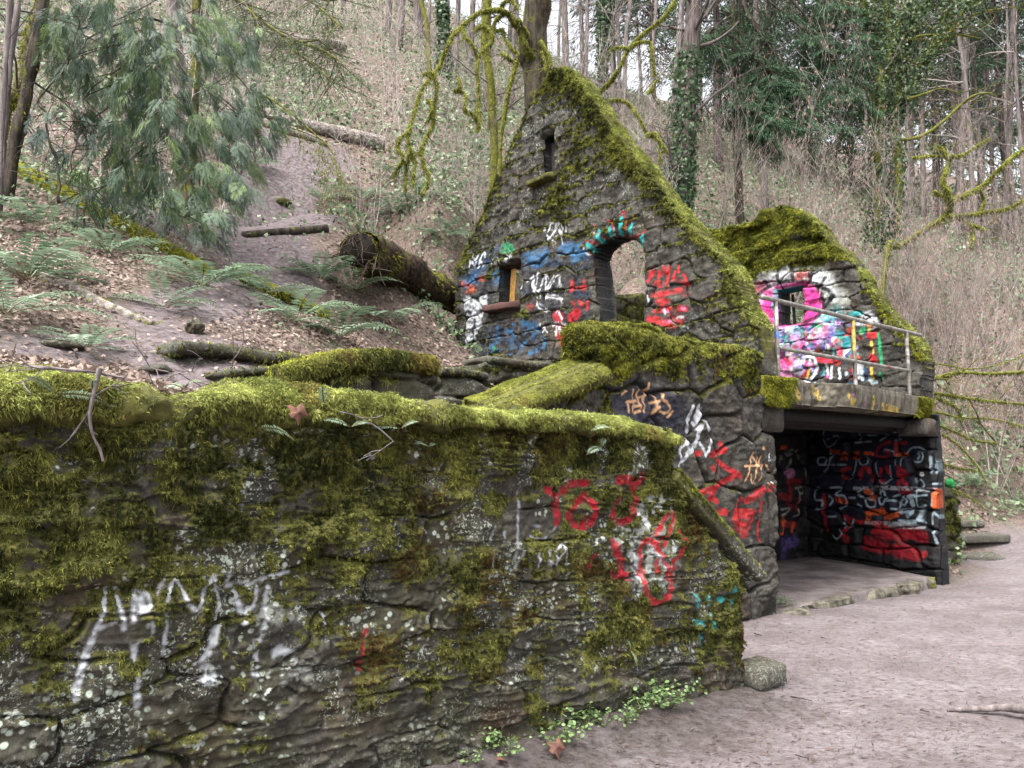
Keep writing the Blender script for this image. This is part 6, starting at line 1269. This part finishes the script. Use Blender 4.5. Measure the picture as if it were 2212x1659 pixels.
for lab, pts, d, w0, w1, ms in [("mossy fallen branch leaving the slab corner almost level", [(1590, 890), (1700, 875), (1800, 850), (2000, 860), (2212, 845), (2400, 830)], 12.6, 34, 20, 1800), ("mossy branch sloping down right from the slab's end", [(1640, 985), (1800, 1010), (1950, 1030), (2212, 1055), (2350, 1080)], 12.8, 26, 16, 1300), ("curved mossy branch bending down beside the slab's end", [(1650, 1010), (1720, 1040), (1780, 1080), (1812, 1150)], 12.4, 20, 10, 700), ("dark branch crossing behind the right corner", [(1640, 1180), (1760, 1230), (1900, 1290), (2030, 1300)], 12.9, 22, 12, 400), ("long thin mossy branch falling to the path behind the right corner", [(1690, 1250), (1800, 1330), (1900, 1440), (1970, 1560)], 12.8, 18, 9, 500),
                               ("dark bare branch leaning among the fallen ones", [(2030, 1300), (1940, 1190), (1900, 1100), (1840, 1000)], 13.2, 16, 8, 0), ("thin bare stem crossing the fallen branches from upper right", [(2212, 770), (2130, 910), (2060, 1020), (1960, 1090)], 12.9, 10, 8, 0), ("yellow mossy branch along the bank above the fern", [(1700, 1440), (1790, 1465), (1900, 1480)], 12.9, 16, 8, 500), ("mossy stick reaching from the wing wall toward the path", [(1750, 1600), (1860, 1650), (1950, 1720)], 12.6, 13, 6, 250), ("brown branch half way down the pile behind the corner", [(1640, 1100), (1800, 1140), (2000, 1150), (2212, 1200)], 13.3, 18, 10, 400), ("uppermost thin branch of the pile, arching right", [(1580, 790), (1700, 800), (1850, 830), (2050, 800), (2212, 740)], 13.1, 12, 8, 200)]:
    branch_thing("fallen_branch", lab, 'b', pts, d, w0, w1, M['barkmoss'] if ms else M['bark'], .2, ms, 9, group="fallen branches behind the right corner")
# sticks lying and hanging on the coping (c: crop of the left side)
CROPS['k'] = (0, 500, 2.572)
branch_thing("broken_stick", "grey broken stick hanging down the front of the mossy coping", 'k', [(642, 1082), (625, 1150), (608, 1220), (585, 1330), (578, 1410), (600, 1520), (640, 1600), (664, 1682)], 0, 30, 20, M['barkgrey'], .1, 0, 2, "stick", off=.15, rk=.5)
branch_thing("broken_stick", "thin dark stick lying along the top of the mossy coping", 'k', [(190, 1074), (330, 1082), (470, 1095), (600, 1105), (700, 1125), (800, 1145)], 0, 20, 11, M['barkgrey'], .2, 0, 3, "stick", off=.12, rk=.5)
branch_thing("broken_stick", "pale forked twig standing in front of the dark stone ledge", 'k', [(1420, 1085), (1500, 1030), (1560, 930), (1565, 850), (1545, 790), (1590, 740)], 5.6, 12, 5, M['barkgrey'], 0, 0, 3, "stick")
branch_thing("broken_stick", "pale branching twig lying in the litter behind the coping", 'k', [(1040, 1180), (1110, 1130), (1180, 1110), (1260, 1105)], 4.2, 14, 6, M['barkgrey'], 0, 0, 4, "stick")
branch_thing("broken_stick", "bent twig lying left of the pale branching one", 'k', [(940, 1050), (990, 1080), (1080, 1100), (1130, 1120)], 4.1, 10, 6, M['barkgrey'], 0, 0, 2, "stick")
branch_thing("broken_stick", "long pale twig draped over the middle of the coping", 'm', [(0, 335), (90, 355), (180, 400), (260, 450), (350, 530)], 0, 9, 6, M['barkgrey'], 0, 0, 2, "stick", off=.16, rk=.5)
CROPS['p'] = (1700, 1280, 2.572)
for lab, pts, w_ in [("dark straight stick on the path near the stone block", [(712, 1212), (780, 1222), (850, 1234)], 12), ("short stub of wood on the path left of the root", [(1545, 1292), (1575, 1300), (1606, 1308)], 14), ("short stick near the bottom of the path", [(740, 1588), (785, 1600), (830, 1612)], 11), ("tiny dark stick on the middle of the path", [(908, 823), (940, 828)], 8), ("small dark chip of wood near the stone block's far side", [(480, 795), (525, 808)], 12), ("curved dark twig at the path's lower left", [(190, 1468), (250, 1490), (300, 1520), (318, 1540)], 7)]:
    branch_thing("stick", lab, 'p', pts, 0, w_, w_*.7, M['bark'], 0, 0, 0, "stick", "sticks on the path", ground=True)
P = smooth_path([hit(*q, 3.0)+np.array([0, 0, .01+.015*i]) for i, q in enumerate(cr('p', [(1720, 1288), (1850, 1296), (1980, 1306), (2075, 1318), (2212, 1340), (2400, 1365)]))], 8)
mb = MB(); ringtube(mb, P, np.stack([np.linspace(.012, .036, len(P))]*2, 1), 12, (0, 0, 0), None, 2, True, .006, 6, 3); tag(mb.obj("tree_root", M['barkgrey']), "smooth pale root half buried in the path at the right edge", "root")
# ---- stones
def rock(name, label, p, dims, rz, seed, mat, moss=.1, sq=5, rough=.04, tilt=0, cat="stone", tone=.5, paint=None):
    mb = MB(); n = 18; t = np.linspace(-1, 1, n); P = np.stack([t*dims[0]/2, t*0, t*tilt], 1); e = np.clip((1-np.abs(t))*n/2.4, .25, 1)**.5 if sq > 3 else np.clip(1-t*t, .01, 1)**.5
    ringtube(mb, P, np.stack([e*dims[1]/2, e*dims[2]/2], 1), 32, None, (0, 0, 1), sq, True, rough, 4/max(dims), seed)
    o = mb.obj(name, mat, None, True, dict(moss=np.full(mb.n, moss), lichen=np.full(mb.n, .4), tone=np.full(mb.n, tone), paint=np.tile(paint, (mb.n, 1)) if paint else np.zeros((mb.n, 4))))
    o.location = p; o.rotation_euler = (0, 0, rz); return tag(o, label, cat)
AD = math.atan2(ad[1], ad[0])
p = atd(*cr('p', [(500, 1020)])[0], 5.75); p[2] = gz(p[0], p[1])+.07; rock("stone_block", "squared grey stone block at the end of the retaining wall", p, (.32, .30, .17), AD-.1, 5, M['stone'], .05, 5.5, .03, tone=.6)
p = hit(*cr('p', [(1840, 130)])[0]); p[2] += .09; rock("stone_step", "upper flat stone step beside the wing wall", p+np.array([.0, .25, .06]), (.85, .5, .13), AD-.5, 6, M['stone'], .2, 8, .025, tone=1)
p = hit(*cr('p', [(1900, 200)])[0]); p[2] += .07; rock("stone_step", "lower wider stone step at the right of the house", p, (1.15, .55, .15), AD-.5, 7, M['stone'], .15, 8, .025, tone=1)
p = hit(*cr('p', [(1940, 300)])[0]); rock("flat_rock", "flat pale rock on the path below the stone steps", p, (.75, .4, .2), -.35, 8, M['stone'], .05, 2.6, .04, tone=1.2)
p = hit(*cr('p', [(2005, 285)])[0]); rock("small_rock", "small dark rock touching the flat pale rock", p, (.18, .14, .12), .3, 9, M['stone'], .05, 2.4, .03, tone=0)
p = hit(435, 775+20, 4.5); rock("boulder", "rounded grey boulder in the litter left of the ledge", hit(420, 720, 5)+np.array([0, 0, .05]), (.16, .13, .12), .4, 10, M['stone'], .2, 2.3, .05, tone=.4)
rock("boulder", "flat stone in the leaf litter below the bare root", hit(130, 748, 3.6)+np.array([0, 0, .0]), (.3, .2, .06), .5, 11, M['stone'], .15, 2.6, .04, tone=.5)
rock("boulder", "flat grey stone in the litter just behind the coping", hit(335, 800, 3.8)+np.array([0, 0, .0]), (.22, .16, .06), .2, 12, M['stone'], .1, 2.6, .04, tone=.4)
rock("boulder", "mossy stone on the worn trail under the shaggy fern", hit(613, 442, 8)+np.array([0, 0, .03]), (.36, .28, .18), .2, 13, M['stone'], .6, 2.4, .05, tone=.4)
p = atd(2052, 1047, 12.3); rock("painted_stone", "small stone sprayed bright green on top of the wing wall", p+np.array([0, 0, .02]), (.14, .14, .14), .3, 14, M['stone_clean'], 0, 2.6, .03, paint=[.015, .2, .05, .9])
# ---- weeds along the wall foot, little ferns in the wall, dead leaves
def weed_mesh(seed, n, h, L=.024):
    r = rs(seed); mb = MB()
    for k in range(n):
        a = r.random()*6.28; t = np.array([math.cos(a), math.sin(a), 0])*r.uniform(.02, .16)*h/.12+np.array([0, 0, r.uniform(.3, 1.1)*h]); s = np.linspace(0, 1, 4)[:, None]; P = t*s+np.array([0, 0, .15*h])*np.sin(s*3.14)
        ringtube(mb, P, np.linspace(.0016, .001, 4), 3, (.10, .12, .04), None, 2, False)
        for j in range(r.integers(4, 8)):
            q = P[-1]*r.uniform(.6, 1.02)+r.normal(size=3)*.014; nv = nrm(np.array([r.normal()*.6, r.normal()*.6, 1.])[None]); d = nrm(r.normal(size=(1, 3))*np.array([1, 1, .3])); l = L*r.uniform(.6, 1.3)
            m_ = 7; th = np.linspace(0, 2*np.pi, m_, endpoint=False); d_, s_ = d[0], nrm(np.cross(d, nv))[0]
            V = q+d_[None]*(l*.5*(1+np.cos(th)))[:, None]+s_[None]*(l*.42*np.sin(th))[:, None]+nv*.0; c = lerpc((.07, .13, .04), (.24, .34, .14), [r.random()])[0]
            mb.add(np.concatenate([V, (q+d_*l*.5+nv[0]*l*.08)[None]]), None, [[i, (i+1) % m_, m_] for i in range(m_)], c)
    return mb
WM = [weed_mesh(820+i, n_, h_).obj("weed", M['leaf'], None, False) for i, (n_, h_) in enumerate([(16, .13), (10, .10), (20, .16)])]
CROPS['q'] = (850, 1280, 2.572)
wl_ = [('q', 1000, 1520, 1.0, "rosette of round leaved weed at the foot of the wall"), ('q', 1085, 1570, .8, "small weed right of the round leaved rosette"), ('q', 1440, 1520, 1.0, "weed near the fallen brown leaf at the wall's foot"), ('q', 1580, 1400, 1.1, "tallest leafy weed growing against the wall's foot"), ('q', 1700, 1390, 1.0, "leafy weed right of the tallest weed"), ('q', 2030, 1260, 1.1, "leafy weed below the white lichen patch at the wall's right part"), ('q', 2130, 1270, 1.0, "last weed of the row before the stone block"), ('q', 870, 1630, .7, "tiny weed at the bottom edge of the picture"), ('q', 1930, 1310, .8, "low weed trailing between the two leafy ones"),
      ('q', 1830, 1360, .7, "sprawling weed in the middle of the row at the wall's foot"), ('p', 450, 620, 1.1, "weed at the foot of the opening's left quoins"), ('p', 650, 615, .9, "weed at the left end of the concrete floor's edge"), ('p', 40, 1190, .9, "weed on the dirt bank left of the stone block")]
for i, (c, x, y, s_, lab) in enumerate(wl_):
    p = hit(*cr(c, [(x, y)])[0], 3.0)
    if i < 3: o = WM[i]; o.location = p; o.scale = (s_,)*3; tag(o, lab, "weed", "weeds at the foot of the walls")
    else: place(WM[i % 3], "weed", p, r.random()*6, s_, lab, "weed", "weeds at the foot of the walls")
LM = fern_mesh(840, 2, .15, .5, 0).obj("wall_fern", M['leaf'], None, False)
wf = [('k', 335, 1300, 1.1, .13, "bright upright little fern in the coping's left part"), ('k', 620, 1265, .8, .13, "little fern tucked behind the hanging stick"), ('k', 650, 1385, .7, .05, "little fern right of the hanging stick's middle"), ('k', 1620, 1510, 1.2, .08, "light green fern hanging under the coping below the brown leaf's left"), ('k', 2100, 1375, 1.2, .10, "grey green fern sprig on the coping right of the brown leaf"), ('k', 1200, 1255, .9, .13, "small fern at the dip of the coping"), ('m', 1600, 500, 1.3, .10, "fern sprig hanging from the coping above the red letters"), ('m', 1670, 590, 1.0, .06, "lower fern sprig hanging above the red letters"), ('m', 390, 480, 1.0, .1, "fern sprig below the bare patch of the coping"), ('m', 60, 470, 1.0, .1, "fern sprig hanging left under the coping's bare patch"), ('m', 560, 585, .7, .04, "tiny fern in the wall under the rusty moss"), ('q', 1280, 980, .8, .05, "tiny fern low on the wall's rock face"), ('q', 1850, 900, .7, .05, "tiny fern on the wall above the leafy weeds")]
for i, (c, x, y, s_, off, lab) in enumerate(wf):
    s, z, _ = online(*cr(c, [(x, y)])[0], pW+nA*off, ad); p = np.array([*(pW+nA*off+ad*s), z])
    o = LM if i == 0 else place(LM, "wall_fern", p, r.random()*6, s_, lab, "fern", None)
    o.location = p; o.scale = (s_,)*3; o.rotation_euler = (.5, r.normal()*.4, AD+r.normal()*1.2-1.5); tag(o, lab, "fern", "little ferns on the retaining wall")
def dead_leaf(label, p, size, rot, c=(.12, .055, .035), group=None):
    mb = MB(); m_ = 14; th = np.linspace(0, 2*np.pi, m_, endpoint=False); rad = size*.5*(1+.35*np.cos(5*th)+.1*np.sin(3*th)); V = np.stack([rad*np.cos(th), rad*np.sin(th), .012*np.sin(2*th)], 1)
    mb.add(np.concatenate([V, [[0, 0, .01]]]), None, [[i, (i+1) % m_, m_] for i in range(m_)], c); o = mb.obj("dead_leaf", M['litter'], None, False); o.location = p; o.rotation_euler = rot; return tag(o, label, "leaf", group)
s, z, _ = online(*cr('k', [(1912, 1370)])[0], pW+nA*.16, ad); dead_leaf("brown maple leaf caught in the moss of the coping", np.array([*(pW+nA*.16+ad*s), z]), .085, (1.3, .2, AD))
dead_leaf("reddish dead leaf on the ground at the weeds' left end", hit(*cr('q', [(1390, 1590)])[0], 3)+np.array([0, 0, .05]), .09, (.9, .2, .3), (.13, .06, .045)); dead_leaf("brown dead leaf below the round leaved rosette", hit(*cr('q', [(1040, 1630)])[0], 3)+np.array([0, 0, .03]), .07, (.5, .2, 1.3), (.12, .055, .04))
dead_leaf("pale dead leaf on the shelter floor by the inner wall", np.array([*hit(*cr('p', [(1205, 350)])[0])[:2], -.03]), .13, (.3, .1, 1), (.34, .24, .20))
# clump of dead grass on the path
